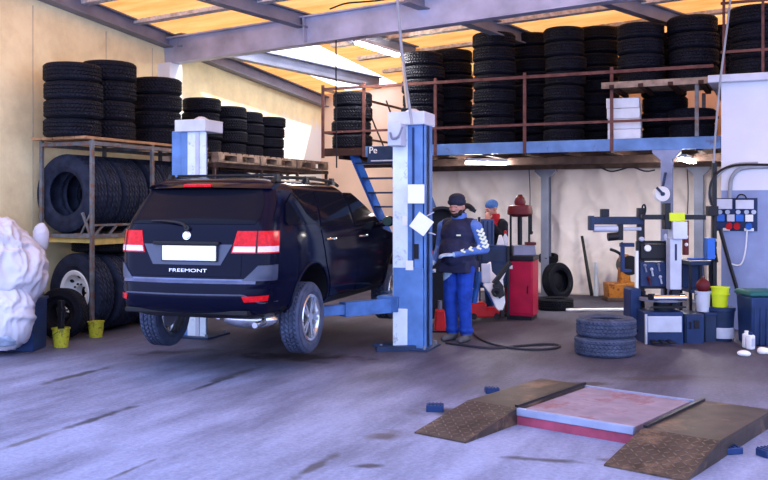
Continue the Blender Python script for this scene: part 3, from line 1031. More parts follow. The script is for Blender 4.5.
# ---------------------------------------------------------------- plank platform at the railing's end, foam block, tyres on it
pf = V(660, 88, VM + .35)
ZPF = 3.405
e = thing('plank_platform', 'wooden plank shelf over the mezzanine tyres, reaching to the white office', 'shelf', (pf.x, VM + .4, ZPF - .09))
u0, u1 = V(604, 90, VM - .1).x - pf.x, UCB + .0 - pf.x - .18
b = MB()
for k in range(6):
    b.box(((u0 + u1) / 2, -.45 + k * .2, .07), (u1 - u0, .18, .03))
b.build('planks', 'pallet_wood', e)
MB().box(((u0 + u1) / 2, -.55, .045), (u1 - u0 + .05, .04, .09)).build('front_batten', 'pallet_wood', e, .004)
b = MB()
for k in range(4):
    b.box((u0 + .12 + k * (u1 - u0 - .2) / 3, .05, .025), (.07, 1.25, .05))
b.build('bearers', 'dark_wood', e)
MB().beam((u1 - .14, -.50, 0), (u1 - .14, -.50, ZD - ZPF + .09), .05, .05, up=(0, 1, 0)).build('leg', 'rack_steel', e)
MB().beam((u1 - .14, .56, 0), (u1 - .14, .56, ZD - ZPF + .09), .05, .05, up=(0, 1, 0)).build('leg', 'rack_steel', e)
MB().beam((u0 + .05, .56, 0), (u0 + .05, .56, ZD - ZPF + .09), .05, .05, up=(0, 1, 0)).build('leg', 'rack_steel', e)
c = V(624, 120, VM + .32)
b = thing('foam_block', 'stack of white foam slabs under the plank shelf behind the railing', 'foam', (c.x, VM + .34, ZD), R(6))
for k in range(4):
    MB().box((random.uniform(-.015, .015), 0, .075 + k * .15), (.46, .5, .146)).build('slab', 'foam', b, .012)
gp = 'tyres on the plank shelf'
for (x, v, n, w_, hs, rs) in ((641, VM + .42, 4, 'the plank shelf pile nearer the stairs', .98, 1.), (693, VM + .42, 4, 'the plank shelf pile nearer the office', 1.03, 1.02)):
    p = V(x, 50, v)
    stack((p.x, v, ZPF + .0), n, 'car', w_, gp, hs, .015, rs)
for (x, v, n, w_) in ((664, 14.35, 7, 'the tall pile behind the plank shelf piles'),):
    p = V(x, 50, v)
    stack((p.x, v, ZD), n, 'car', w_, gm, 1.05)
for (x, w_) in ((692, 'the short pile by the office under the shelf'),):
    p = V(x, 120, VM + .45)
    stack((p.x, VM + .48, ZD), 2, 'car', w_, gm, .95, .01)
# on the office roof
p = V(722, 40, VCB + 1.35)
stack((p.x, VCB + 1.35, ZCB + .10), 4, 'car', 'the pile further back on the office roof', 'tyres on the office roof', 1.0, .02)
p = V(758, 40, VCB + .42)
stack((p.x, VCB + .36, ZCB + .10), 4, 'van', 'the pile on the white office roof', 'tyres on the office roof', 1.0, .02)
e = thing('roof_railing', 'thin rusty railing on the edge of the white office roof', 'railing', (UCB, VCB - .1, ZCB + .10))
for u in (.04, .52, 1.9):
    MB().box((u, -.01, .55), (.035, .035, 1.1)).build('railing_post', 'rust_red', e)
for z in (.30, .95):
    MB().beam((0, -.01, z), (2.6, -.01, z), .025, .035).build('rail', 'rust_red', e)
c = V(724, 40, VCB - .22)
q0 = V(711, 328, VCB - .2)
q0.z = .0
o = MB().tube([V(x, y, VCB - .2) - q0 for x, y in ((711, 328), (711.5, 240), (713, 172), (715, 140), (718, 100), (721, 74), (726, 36), (731, -6))], .014, 8, smooth=1).build('hose_pipe', 'cable_grey')
o.location = q0
tag(o, 'pale pipe rising past the corner of the office and its roof railing', 'pipe')

# ---------------------------------------------------------------- plastic sheet on the back wall under the platform
def curtain(u0, u1, z1, v, nu=260, nz=70):
    vs, fs = [], []
    for i in range(nu + 1):
        u = u0 + (u1 - u0) * i / nu
        for k in range(nz + 1):
            z = z1 * k / nz
            wv = noise.noise(Vector((u * 1.7, z * .35, 3))) * .10 + noise.noise(Vector((u * 4.5, z * .8, 8))) * .05 + abs(noise.noise(Vector((u * 3 + z * .8, z * 1.6, 1)))) * .07 + abs(noise.noise(Vector((u * 5 - z * 3, z * 4, 5)))) * .035
            vs.append((u, v + wv, z))
    for i in range(nu):
        for k in range(nz):
            a = i * (nz + 1) + k
            fs.append([a, a + nz + 1, a + nz + 2, a + 1])
    return MB().add(vs, fs)
mat('sheet', (.93, .80, .74), .45, 0, .06, 1.2, bump=1., bscale=3.5, rust=(.80, .64, .55), rscale=1.0, ramt=.34)
o = curtain(1.9, UCB - .04, 2.36, VB - .32).build('plastic_sheet', 'sheet', angle=180)
sd = o.modifiers.new('thick', 'SOLIDIFY'); sd.thickness = .004
tag(o, 'pale creased plastic sheet hanging along the back wall under the platform', 'sheet')

# lamps
def tube_lamp(p, q, label, drop=.0):
    p, q = Vector(p), Vector(q)
    m_ = (p + q) / 2
    e = thing('fluorescent_lamp', label, 'lamp', m_, 0, None)
    MB().beam(p - m_, q - m_, .13, .05).build('housing', 'cap_white', e, .006)
    MB().beam((p - m_) * .97 - Vector((0, 0, .045)), (q - m_) * .97 - Vector((0, 0, .045)), .10, .04).build('tube', 'lamp', e, .01)
    return e
tube_lamp(ROOF(357, 40, .30), ROOF(398, 53, .30), 'lit fluorescent lamp under the roof beam behind the girder')
p1, p2 = V(466, 158, VM + .6), V(506, 163, VM + 1.1)
tube_lamp((p1.x, p1.y, ZB - .05), (p2.x, p2.y, ZB - .05), 'lit fluorescent lamp under the platform beside the mechanic')
p1, p2 = V(682, 156, VM + .6), V(693, 161, VM + 1.7)
tube_lamp((p1.x, p1.y, ZB - .06), (p2.x, p2.y, ZB - .06), 'lit fluorescent lamp under the platform beside the office')

# hanging cables
def wire(name, pts, r, mk, label, cat='cable', sm=2):
    pts = [Vector(p) for p in pts]
    o = MB().tube([p - pts[0] for p in pts], r, 7, smooth=sm).build(name, mk)
    o.location = pts[0]
    return tag(o, label, cat)
p = V(336, 40, VG - .14)
wire('hanging_cable', [(p.x, VG - .14, 4.05), (p.x, VG - .14, 3.3), (p.x + .01, VG - .14, 2.2)], .011, 'black_plastic', 'thin black cable hanging down from the girder before the stairs')
wire('power_cable', [ROOF(398, -4, .03) if False else P(397, -6, 10.3), P(399, 20, 10.3), P(403, 65, 10.3), P(409, 104, 10.2), P(412, 125, 10.15)], .017, 'cable_grey',
     'grey cable coming down from the roof to the lift column')
wire('rope', [P(402, 62, 10.26), P(405, 90, 10.22), P(407, 108, 10.18)], .012, 'rope', 'tan rope tied along the cable above the lift column')
wire('roof_cable', [ROOF(330, 9, .2), ROOF(345, 3, .22), ROOF(362, 2, .24), ROOF(385, 0, .2), ROOF(400, -4, .2)], .012, 'black_plastic', 'black cable looping along the roof above the girder')
pts = [V(x, y, VM + 1.0) for x, y in ((600, 167), (610, 172), (620, 170), (632, 166), (645, 172), (655, 170))]
wire('slack_cable', pts, .012, 'black_plastic', 'slack black cable drooping under the platform near the roller column')
for (x, ya, yb, lab) in ((529, 166, 222, 'thin dark cord hanging before the plastic sheet beside the press'), (687, 166, 214, 'thin dark cord hanging before the plastic sheet beside the tyre changer tower')):
    a, b_ = V(x, ya, VB - .55), V(x + .5, yb, VB - .55)
    wire('hanging_cable', [Vector((a.x, a.y, ZB - .1)), (a + b_) / 2 + Vector((.02, 0, 0)), b_], .008, 'black_plastic', lab)
# floor hose from the mechanic
pts = [G(468, 318), G(470, 330), G(478, 340), G(500, 348), G(530, 351), G(556, 350), G(562, 346), G(545, 345), G(520, 347), G(490, 350), G(462, 346), G(446, 344)]
wire('air_hose', [Vector((q.x, q.y, .014)) for q in pts], .014, 'hose', "black air hose looping across the floor at the mechanic's feet", 'hose', 3)
# ================================================================ car (local: x right, y forward, z up; y = 0 at the middle of the wheelbase)
YO = 2.505
ZT = [.30, .36, .42, .48, .54, .61, .655, .695, .75, .92, 1.02, 1.10, 1.18, 1.25, 1.36, 1.48, 1.58, 1.635, 1.675, 1.70, 1.715, 1.72]
TW = [.72, .84, .885, .905, .915, .92, .922, .922, .922, .920, .912, .902, .885, .865, .825, .775, .722, .680, .62, .52, .34, .10]
TR = [.30, .12, .04, .01, .0, .005, .02, .075, .10, .115, .125, .135, .150, .180, .265, .360, .435, .470, .505, .62, .85, 1.2]
TF = [4.60, 4.78, 4.85, 4.88, 4.89, 4.88, 4.87, 4.86, 4.83, 4.76, 4.60, 4.10, 3.78, 3.62, 3.36, 3.08, 2.84, 2.70, 2.56, 2.40, 2.20, 1.9]
TC_ = [.20, .22, .26, .28, .30, .30, .28, .25, .22, .21, .21, .21, .21, .20, .19, .18, .16, .14, .13, .12, .08, .03]
BOW = [.05, .10, .11, .12, .12, .12, .11, .09, .075, .07, .07, .07, .075, .08, .09, .10, .10, .10, .10, .08, .05, .02]


def interp(T, z):
    z = min(max(z, ZT[0]), ZT[-1])
    for i in range(len(ZT) - 1):
        if z <= ZT[i + 1]:
            break
    h = [ZT[k + 1] - ZT[k] for k in range(len(ZT) - 1)]
    dl = [(T[k + 1] - T[k]) / h[k] for k in range(len(h))]
    def slope(k):
        if k == 0: return dl[0]
        if k == len(ZT) - 1: return dl[-1]
        if dl[k - 1] * dl[k] <= 0: return 0
        a, b = 2 * h[k] + h[k - 1], h[k] + 2 * h[k - 1]
        return (a + b) / (a / dl[k - 1] + b / dl[k])
    t = (z - ZT[i]) / h[i]
    m0, m1 = slope(i), slope(i + 1)
    t2, t3 = t * t, t * t * t
    return (2 * t3 - 3 * t2 + 1) * T[i] + (t3 - 2 * t2 + t) * h[i] * m0 + (-2 * t3 + 3 * t2) * T[i + 1] + (t3 - t2) * h[i] * m1


def side_w(z, y):
    w = interp(TW, z)
    k = (y - 2.3) / 2.5
    t = max(0., 1 - y / 1.0)
    return w * (1 - .05 * abs(k) ** 3.2 - .21 * t ** 1.7)


def rear_q(z, q):
    """q = arc length from the middle of the tail round the right corner; negative q = left"""
    s_ = -1 if q < 0 else 1
    q = abs(q)
    yr, c, bow = interp(TR, z), interp(TC_, z), interp(BOW, z)
    w = side_w(z, yr + .22)
    xs = w - c
    if q < xs:
        return Vector((s_ * q, yr + bow * (q / w) ** 2 - YO, z))
    y0 = yr + bow * (xs / w) ** 2
    a = (q - xs) / c
    if a < PI / 2:
        return Vector((s_ * (xs + c * math.sin(a)), y0 + c * (1 - math.cos(a)) - YO, z))
    y = y0 + c + (q - xs - c * PI / 2)
    wy = side_w(z, y)
    b = min(1, (y - y0 - c) / .3)
    return Vector((s_ * (w * (1 - b) + wy * b), y - YO, z))


def side_p(z, y, s_):
    return Vector((s_ * side_w(z, y), y - YO, z))


def ring(z):
    yf, c = interp(TF, z), interp(TC_, z)
    pts = []
    yr, bow = interp(TR, z), interp(BOW, z)
    w = side_w(z, yr + .22)
    xs = max(w - c, .01)
    for i in range(10):
        pts.append(rear_q(z, xs * i / 10))
    for i in range(8):
        pts.append(rear_q(z, xs + c * PI / 2 * i / 8))
    y0 = yr + bow * (xs / w) ** 2 + c
    cf = c * 1.6
    wf0 = side_w(z, yf - .3 - cf)
    y1 = yf - .22 * min(1, wf0 / .8) - cf
    for i in range(44):
        y = y0 + (y1 - y0) * i / 44
        b = min(1, (y - y0) / .3)
        pts.append(Vector(((w * (1 - b) + side_w(z, y) * b), y - YO, z)))
    wf = side_w(z, y1)
    for i in range(8):
        a = PI / 2 * i / 8
        pts.append(Vector((wf - cf * (1 - math.cos(a)) if wf > cf else wf * (1 - i / 9), y1 + cf * math.sin(a) - YO, z)))
    xe = max(wf - cf, .005)
    for i in range(8):
        t = i / 8
        pts.append(Vector((xe * (1 - t), y1 + cf + (yf - y1 - cf) * (1 - (1 - t) ** 2) - YO, z)))
    pts.append(Vector((0, yf - YO, z)))
    left = [Vector((-p.x, p.y, p.z)) for p in pts[1:-1]]
    return pts + left[::-1]


def body_mesh():
    zs_ = []
    for a, b in zip(ZT[:-1], ZT[1:]):
        n = 3 if b - a > .05 else 2
        zs_ += [a + (b - a) * i / n for i in range(n)]
    zs_.append(ZT[-1])
    vs, fs = [], []
    n = None
    for z in zs_:
        r_ = ring(z)
        n = len(r_)
        vs += r_
    for k in range(len(zs_) - 1):
        for i in range(n):
            j = (i + 1) % n
            fs.append([k * n + i, k * n + j, (k + 1) * n + j, (k + 1) * n + i])
    fs.append(list(range(n))[::-1])
    fs.append([(len(zs_) - 1) * n + i for i in range(n)])
    return MB().add(vs, fs)


CARZ = .25
RZC = R(6.9)
cx, cy = 3.41, 9.37
car = thing('car', 'dark navy family car with bright tail lights, raised on the two lift columns', 'car', (cx, cy, 0), RZC)
body = body_mesh().build('body', ['car_paint', 'car_trim'], car, angle=50)
WR = .362
AX = 1.445
TRK = .79
cut = MB()
for sy in (-1, 1):
    for sx in (-1, 1):
        cut.cyl((sx * .52, sy * AX, .40), (sx * 1.1, sy * AX, .40), .415, seg=48)
cutter = cut.build('cutter', 'car_trim')
bo = body.modifiers.new('arches', 'BOOLEAN')
bo.operation = 'DIFFERENCE'
bo.solver = 'EXACT'
bo.object = cutter
body.parent = None
me = evaluated_copy(body)
body.modifiers.clear()
body.data = me
body.parent = car
bpy.data.objects.remove(cutter)
body.location = (0, 0, CARZ)
me.materials.clear(); me.materials.append(M['car_paint']); me.materials.append(M['car_trim'])
for p in me.polygons:
    c_ = p.center
    inw = False
    for sy in (-1, 1):
        if math.hypot(c_.y - sy * AX, c_.z - .40) < .4149 and abs(c_.x) > .45 and abs(p.normal.x) < .9 or (abs(abs(c_.x) - .52) < .002 and abs(p.normal.x) > .9):
            inw = True
    p.material_index = 1 if inw or c_.z < .40 or p.normal.z < -.8 else 0
me.polygons.foreach_set('use_smooth', [True] * len(me.polygons))
me.set_sharp_from_angle(angle=R(40))


def patch(name, fn, rows, mats, off=.004, thick=.02, parent=None, nc=14, nr=12, loc=True, angle=40):
    """skin piece lying on the body: fn(z, t) surface point; rows = [(z, t0, t1)...] bottom to top"""
    def row(f):
        k = f * (len(rows) - 1)
        i = min(int(k), len(rows) - 2)
        t = k - i
        return [rows[i][j] + (rows[i + 1][j] - rows[i][j]) * t for j in range(3)]
    top, bot = [], []
    nrr = nr * (len(rows) - 1)
    for a in range(nrr + 1):
        z, t0, t1 = row(a / nrr)
        for b in range(nc + 1):
            t = t0 + (t1 - t0) * b / nc
            p = fn(z, t)
            dt = fn(z, t + .004) - fn(z, t - .004)
            dz = fn(z + .004, t) - fn(z - .004, t)
            nrm = dt.cross(dz)
            if nrm.length < 1e-12:
                nrm = Vector((p.x, p.y, 0))
            nrm.normalize()
            if nrm.dot(Vector((p.x, p.y * .5, .15))) < 0:
                nrm = -nrm
            top.append(p + nrm * off)
            bot.append(p - nrm * thick)
    n = len(top)
    w_ = nc + 1
    fs = []
    for a in range(nrr):
        for b in range(nc):
            q = a * w_ + b
            fs.append([q, q + 1, q + w_ + 1, q + w_])
            fs.append([n + q, n + q + w_, n + q + w_ + 1, n + q + 1])
    edge = list(range(nc + 1)) + [a * w_ + nc for a in range(1, nrr + 1)] + [nrr * w_ + b for b in range(nc - 1, -1, -1)] + [a * w_ for a in range(nrr - 1, 0, -1)]
    for i in range(len(edge)):
        p, q = edge[i], edge[(i + 1) % len(edge)]
        fs.append([p, n + p, n + q, q])
    o = MB().add(top + bot, fs).build(name, mats, parent, angle=angle)
    if loc:
        o.location = (0, 0, CARZ)
    return o


SP = lambda s_: (lambda z, y: side_p(z, y, s_))
# ---- tailgate and what it carries
tg = patch('tailgate', rear_q, [(.73, -.56, .56), (.93, -.56, .56), (1.17, -.69, .69), (1.30, -.70, .70), (1.575, -.63, .63)], 'car_paint', .006, .02, car, nc=30)
rw = patch('rear_window', rear_q, [(1.235, -.66, .66), (1.30, -.69, .69), (1.44, -.67, .67), (1.575, -.61, .61)], 'car_glass', .012, .004, tg, nc=30, loc=False)
# recess for the plate, its reflection put into the lighter plastic colour
patch('plate_recess', rear_q, [(.84, -.36, .36), (1.04, -.47, .47)], 'corner_plastic', .010, .0, tg, nc=16, loc=False)
def tail_y(z, x=0): return rear_q(z, x).y
pl = MB().box((.04, tail_y(.955) - .026, .955), (.57, .012, .145)).build('license_plate', 'white', tg, .004)
MB().box((.04, tail_y(.955) - .019, .955), (.595, .01, .162)).build('plate_frame', 'black_plastic', tg, .003)
MB().box((0, tail_y(1.05) - .02, 1.052), (.70, .035, .035)).build('grab_handle', 'car_trim', tg, .008)
MB().lathe([(0, .018), (.030, .018), (.036, .012), (.042, .014), (.046, .006), (.046, -.02)], (0, tail_y(1.125) - .005, 1.125), (0, -1, .12), seg=28).build('emblem', 'chrome', tg)
text_mesh('lettering', 'FREEMONT', .046, .004, 'chrome', tg, (.03, tail_y(.78) - .012, .785), (R(90), 0, 0)).scale = (1.75, 1, 1)
wp = MB().tube([(0, tail_y(1.20) - .03, 1.20), (-.06, tail_y(1.24) - .035, 1.25), (-.30, tail_y(1.262, .3) - .025, 1.27), (-.42, tail_y(1.262, .42) - .018, 1.265)], [.02, .016, .011, .008], 8, smooth=2)
wp.cyl((0, tail_y(1.2) + .01, 1.195), (0, tail_y(1.2) - .04, 1.20), .028, seg=14)
wp.build('wiper', 'black_plastic', tg)
sp = MB()
rows = []
for i in range(21):
    x = -.68 + 1.36 * i / 20
    yb = tail_y(1.60, x)
    rows.append([Vector((x, yb - .09 + .05 * abs(x / .68) ** 3, 1.605 - .015 * (x / .68) ** 2)), Vector((x, yb + .02, 1.655 - .02 * (x / .68) ** 2)), Vector((x, yb + .20, 1.685 - .035 * (x / .68) ** 2)), Vector((x, yb + .06, 1.585 - .01 * (x / .68) ** 2))])
vs = [p for r_ in rows for p in r_]
fs = []
for i in range(20):
    for k in range(4):
        l = (k + 1) % 4
        fs.append([i * 4 + k, i * 4 + l, i * 4 + 4 + l, i * 4 + 4 + k])
fs += [[3, 2, 1, 0], [80, 81, 82, 83]]
sp.add(vs, fs)
sp = sp.build('spoiler', 'car_paint', car, angle=60)
sp.location = (0, 0, CARZ)
MB().box((-.02, tail_y(1.60) - .078, 1.622), (.30, .035, .028), Matrix.Rotation(R(10), 3, 'X')).build('brake_light', 'light_red', sp, .005)
# ---- tail lights: red over a pale strip, wrapping round the corners
for s_ in (1, -1):
    f_ = (lambda k: (lambda z, q: rear_q(z, k * q)))(s_)
    tl = patch('tail_light', f_, [(.955, .46, .99), (1.17, .51, .99)], 'light_red', .012, .01, car, nc=24)
    patch('reverse_lens', f_, [(.968, .475, .69), (1.022, .49, .69)], 'light_white', .016, .0, tl, nc=10, loc=False)
    patch('indicator_lens', f_, [(.968, .71, .975), (1.022, .71, .975)], 'light_white', .016, .0, tl, nc=14, loc=False)
    patch('lens_divider', f_, [(.955, .693, .705), (1.17, .693, .705)], 'car_trim', .017, .0, tl, nc=2, loc=False)
# ---- bumper
bp = patch('rear_bumper', rear_q, [(.37, -1.04, 1.04), (.46, -1.06, 1.06), (.59, -1.08, 1.08), (.655, -1.08, 1.08)], 'car_paint', .012, .015, car, nc=50)
patch('bumper_step', rear_q, [(.662, -.72, .72), (.705, -.70, .70)], 'ledge_reflection', .008, .01, bp, nc=30, loc=False)
b = MB().tube([rear_q(.475 + (.085 if abs(q) < .62 else .085 - min(1, (abs(q) - .62) / .16) * .085), q) + Vector((0, -.012, 0)) for q in [-1.05 + 2.1 * i / 60 for i in range(61)]], .010, 8)
b.build('bumper_ridge', 'corner_plastic', bp)
for s_ in (1, -1):
    f_ = (lambda k: (lambda z, q: rear_q(z, k * q)))(s_)
    patch('reflector', f_, [(.495, .62, .86), (.548, .60, .88)], 'light_red', .020, .0, bp, nc=10, loc=False)
    lo = patch('corner_cover', f_, [(.69, .58, .98), (.84, .72, .98)], 'corner_plastic', .010, .0, car, nc=10)
lw = MB().box((0, .17 - YO, .385), (1.3, .18, .05)).build('lower_valance', 'car_trim', car, .01)
lw.location = (0, 0, CARZ)

# ---- side: doors with handles, glass, rocker, arch lips
for s_ in (1, -1):
    f_ = SP(s_)
    rd = patch('rear_door', f_, [(.42, 1.56, 2.36), (.60, 1.52, 2.38), (.80, 1.42, 2.39), (1.00, 1.36, 2.40), (1.16, 1.34, 2.41)], 'car_paint', .007, .01, car)
    fd = patch('front_door', f_, [(.42, 2.385, 3.36), (.80, 2.405, 3.42), (1.00, 2.415, 3.44), (1.14, 2.425, 3.44)], 'car_paint', .007, .01, car)
    for (d_, y_) in ((rd, 1.58), (fd, 2.62)):
        z_ = 1.05
        a = f_(z_, y_)
        MB().tube([a + Vector((s_ * .0, -.12, 0)), a + Vector((s_ * .045, -.09, .004)), a + Vector((s_ * .048, .06, .006)), a + Vector((s_ * .0, .10, 0))], .013, 8, smooth=2).build('door_handle', 'chrome', d_)
    patch('quarter_window', f_, [(1.225, .62, 1.27), (1.26, .60, 1.30), (1.44, .70, 1.42), (1.55, .90, 1.46), (1.575, 1.0, 1.46)], 'car_glass', .009, .004, car, nr=5)
    patch('rear_side_window', f_, [(1.195, 1.36, 2.32), (1.40, 1.46, 2.33), (1.58, 1.53, 2.34)], 'car_glass', .009, .004, car, nr=6)
    patch('front_side_window', f_, [(1.165, 2.42, 3.42), (1.26, 2.43, 3.28), (1.42, 2.44, 3.00), (1.575, 2.45, 2.70)], 'car_glass', .009, .004, car, nr=6)
    patch('rocker', f_, [(.34, 1.48, 3.44), (.40, 1.50, 3.42)], 'car_trim', .012, .02, car, nr=4)
    for sy in (-1, 1):
        pts = []
        for i in range(25):
            a = R(-8) + R(196) * i / 24
            y_ = sy * AX + math.cos(a) * .425 + YO
            z_ = max(.40 + math.sin(a) * .425, .33)
            p = f_(z_, y_) if y_ > .36 else rear_q(z_, s_ * 1.0)
            pts.append(f_(z_, y_) + Vector((s_ * .004, 0, 0)))
        o = MB().tube(pts, .014, 6).build('arch_lip', 'car_paint', car)
        o.location = (0, 0, CARZ)
    # mirror
    a = f_(1.20, 3.33)
    mi = MB().ball(a + Vector((s_ * .13, .02, .02)), (.085, .06, .07), seg=18, rings=12).tube([a + Vector((s_ * -.02, .02, -.03)), a + Vector((s_ * .08, .02, -.02))], .03, 8)
    mi = mi.build('mirror', 'car_paint', car)
    mi.location = (0, 0, CARZ)
    MB().lathe([(0, 0), (.058, 0), (.062, .01)], a + Vector((s_ * .13, -.052, .02)), (0, 1, 0), seg=20).build('mirror_glass', 'mirror_dark', mi)
    # roof rail
    pts = [Vector((s_ * (.60 - .0 * t), y_ - YO, z_)) for (y_, z_, t) in ((.72, 1.655, 0), (.85, 1.71, 0), (1.2, 1.725, 0), (1.8, 1.73, 0), (2.4, 1.715, 0), (2.6, 1.665, 0))]
    rr = MB().tube(pts, .020, 8, smooth=2)
    for y_ in (.86, 1.62, 2.40):
        rr.box((s_ * .60, y_ - YO, 1.71), (.05, .12, .08), top=(.7, .6))
    o = rr.build('roof_rail', 'car_trim', car)
    o.location = (0, 0, CARZ)
for y_ in (1.0, 1.9):
    o = MB().beam((-.60, y_ - YO, 1.745), (.60, y_ - YO, 1.745), .06, .025).build('roof_bar', 'car_trim', car, .006)
    o.location = (0, 0, CARZ)
# windscreen, bonnet end kept simple: grille and head lights face away from the photo
def front_p(z, x):
    yf = interp(TF, z)
    return Vector((x, yf - .20 * (x / .8) ** 2 - YO, z))
patch('windscreen', front_p, [(1.17, -.68, .68), (1.40, -.64, .64), (1.62, -.54, .54)], 'car_glass', .012, .006, car, nc=16)
patch('front_grille', front_p, [(.66, -.42, .42), (.86, -.50, .50)], 'car_trim', .012, .006, car, nc=12)
for s_ in (1, -1):
    patch('head_light', (lambda k: (lambda z, x: front_p(z, k * x)))(s_), [(.70, .48, .66), (.86, .55, .68)], 'light_white', .012, .006, car, nc=8)

# ---- wheels
hub_r = .232
def alloy(face):
    b = MB()
    b.lathe([(hub_r, 0), (hub_r + .010, .008), (hub_r - .012, .03), (hub_r - .03, .09), (hub_r - .012, .19), (hub_r + .010, .212), (hub_r, .22), (hub_r - .022, .215), (hub_r - .038, .17), (hub_r - .05, .10), (hub_r - .02, .02)], seg=48, closed=True)
    for k in range(5):
        a = 2 * PI * k / 5 + .3
        for da in (-.16, .16):
            d0, d1 = a + da * .9, a + da * 1.0
            p0 = Vector((math.cos(d0) * .05, math.sin(d0) * .05, .185))
            p1 = Vector((math.cos(d1) * (hub_r - .02), math.sin(d1) * (hub_r - .02), .195))
            b.beam(p0, p1, .034, .03, up=(0, 0, 1))
        b.cyl((math.cos(a + .63) * .052, math.sin(a + .63) * .052, .19), (math.cos(a + .63) * .052, math.sin(a + .63) * .052, .205), .009, seg=6)
    b.cyl((0, 0, .12), (0, 0, .205), .062, .056, seg=24)
    return b
TM['wheel'] = tyre_mb(WR, hub_r + .004, .225).mesh('tyre_wheel', ['rubber_dusty'], 30)
TM['alloy'] = alloy(1).mesh('alloy_rim', ['alloy'], 35)
TM['disc'] = MB().lathe([(0, .06), (.15, .06), (.15, .085), (.05, .085), (.05, .12), (0, .12)], seg=32).box((.11, 0, .09), (.10, .16, .09)).mesh('brake_disc', ['steel_grey'], 35)
for sy in (-1, 1):
    for s_ in (1, -1):
        zc = (.365 if sy < 0 else .37) + CARZ - .10 + .0
        w_ = bpy.data.objects.new('wheel', TM['wheel'])
        C.objects.link(w_)
        w_.parent = car
        # local z of the wheel points outwards
        w_.rotation_euler = (0, R(90) * s_, 0)
        w_.location = (s_ * (TRK - .11), sy * AX, zc)
        for nm in ('alloy', 'disc'):
            q = bpy.data.objects.new({'alloy': 'alloy_rim', 'disc': 'brake_disc'}[nm], TM[nm])
            C.objects.link(q)
            q.parent = w_
            q.location = (0, 0, .0)
# ---- underside
un = MB().beam((-.62, -AX, .30), (.62, -AX, .30), .10, .09).box((0, -AX + .1, .36), (.5, .4, .14)).build('rear_axle', 'steel_grey', car, .01)
un.location = (0, 0, CARZ - .05)
ex = MB().ball((.46, -AX - .52, .34), (.30, .16, .10), seg=20, rings=12).tube([(.62, -AX - .55, .34), (.70, -AX - .72, .335), (.70, -AX - .92, .33)], .028, 10).tube([(.1, -AX - .5, .34), (-.1, -AX, .36), (-.1, 1.0, .34)], .028, 8)
ex = ex.build('exhaust', 'alloy', car)
ex.location = (0, 0, CARZ - .06)
for s_ in (1, -1):
    o = MB().tube([(s_ * .50, -AX, .30), (s_ * .48, -AX - .02, .62)], .035, 10).tube([(s_ * .55, -AX, .30), (s_ * .45, -AX + .6, .36)], .03, 8).build('suspension_arm', 'steel_grey', car)
    o.location = (0, 0, CARZ - .05)

# a slightly lower cabin
for ch in car.children:
    if not ch.name.startswith('wheel'):
        ch.scale.z = .965
        ch.location.z += .035 * .95
# ================================================================ people
def remeshed(mb, name, mats, voxel, smooth, parent, classify=None, angle=180):
    o = mb.build(name, mats, None, angle=0)
    rm = o.modifiers.new('skin', 'REMESH')
    rm.mode = 'VOXEL'
    rm.voxel_size = voxel
    sm = o.modifiers.new('soft', 'SMOOTH')
    sm.factor = .5
    sm.iterations = smooth
    me = evaluated_copy(o)
    o.modifiers.clear()
    o.data = me
    me.materials.clear()
    for k in mats:
        me.materials.append(M[k])
    if classify:
        for p in me.polygons:
            p.material_index = classify(p.center)
    else:
        me.polygons.foreach_set('material_index', [0] * len(me.polygons))
    me.polygons.foreach_set('use_smooth', [True] * len(me.polygons))
    o.parent = parent
    return o


def seg_dist(p, a, b):
    a, b = Vector(a), Vector(b)
    t = max(0, min(1, (p - a).dot(b - a) / (b - a).length_squared))
    return (p - a - (b - a) * t).length


def hand(mb, wrist, dirv, palmn, curl=.5, side=1):
    """palm, four unequal bent fingers and a thumb from its side"""
    w, d = Vector(wrist), Vector(dirv).normalized()
    n = Vector(palmn)
    n = (n - d * n.dot(d)).normalized()
    x = d.cross(n) * side
    rot = Matrix((x, d, n)).transposed()
    mb.ball(w + d * .05, (.040, .055, .017), rot)
    for i, (off, L) in enumerate(((-.030, .070), (-.010, .080), (.010, .075), (.029, .058))):
        p = w + d * .092 + x * off
        q = p + (d * math.cos(curl * .5) + n * math.sin(curl * .5)) * L * .45
        r_ = q + (d * math.cos(curl * 1.3) + n * math.sin(curl * 1.3)) * L * .33
        s_ = r_ + (d * math.cos(curl * 2.1) + n * math.sin(curl * 2.1)) * L * .28
        mb.capsule(p - d * .02, q, .0098, .0092, 10)
        mb.capsule(q, r_, .0092, .0084, 10)
        mb.capsule(r_, s_, .0084, .0074, 10)
    t0 = w + d * .03 - x * .032
    t1 = t0 + (d * .6 - x * .75 + n * .25).normalized() * .042
    t2 = t1 + (d * .95 - x * .15 + n * .35).normalized() * .032
    mb.capsule(t0, t1, .014, .0115, 10)
    mb.capsule(t1, t2, .0115, .009, 10)


def head(mb, c, yaw, pitch=0.):
    """skull, jaw, nose, brow, lips and ears round c, looking along +y turned by yaw"""
    rm = Matrix.Rotation(yaw, 3, 'Z') @ Matrix.Rotation(pitch, 3, 'X')
    c = Vector(c)
    B = lambda p, r_: mb.ball(c + rm @ Vector(p), r_, rm, 20, 14)
    B((0, -.012, .035), (.076, .096, .090))
    B((0, .018, -.030), (.066, .078, .080))
    B((0, .045, -.085), (.042, .045, .032))
    B((0, .088, .018), (.05, .014, .012))
    for s_ in (-1, 1):
        B((s_ * .035, .073, -.018), (.024, .02, .022))
        B((s_ * .077, -.012, -.002), (.011, .022, .034))
    mb.capsule(c + rm @ Vector((0, .094, .010)), c + rm @ Vector((0, .116, -.028)), .010, .015, 12)
    B((0, .090, -.058), (.026, .012, .007))
    B((0, .088, -.072), (.022, .012, .008))
    return rm


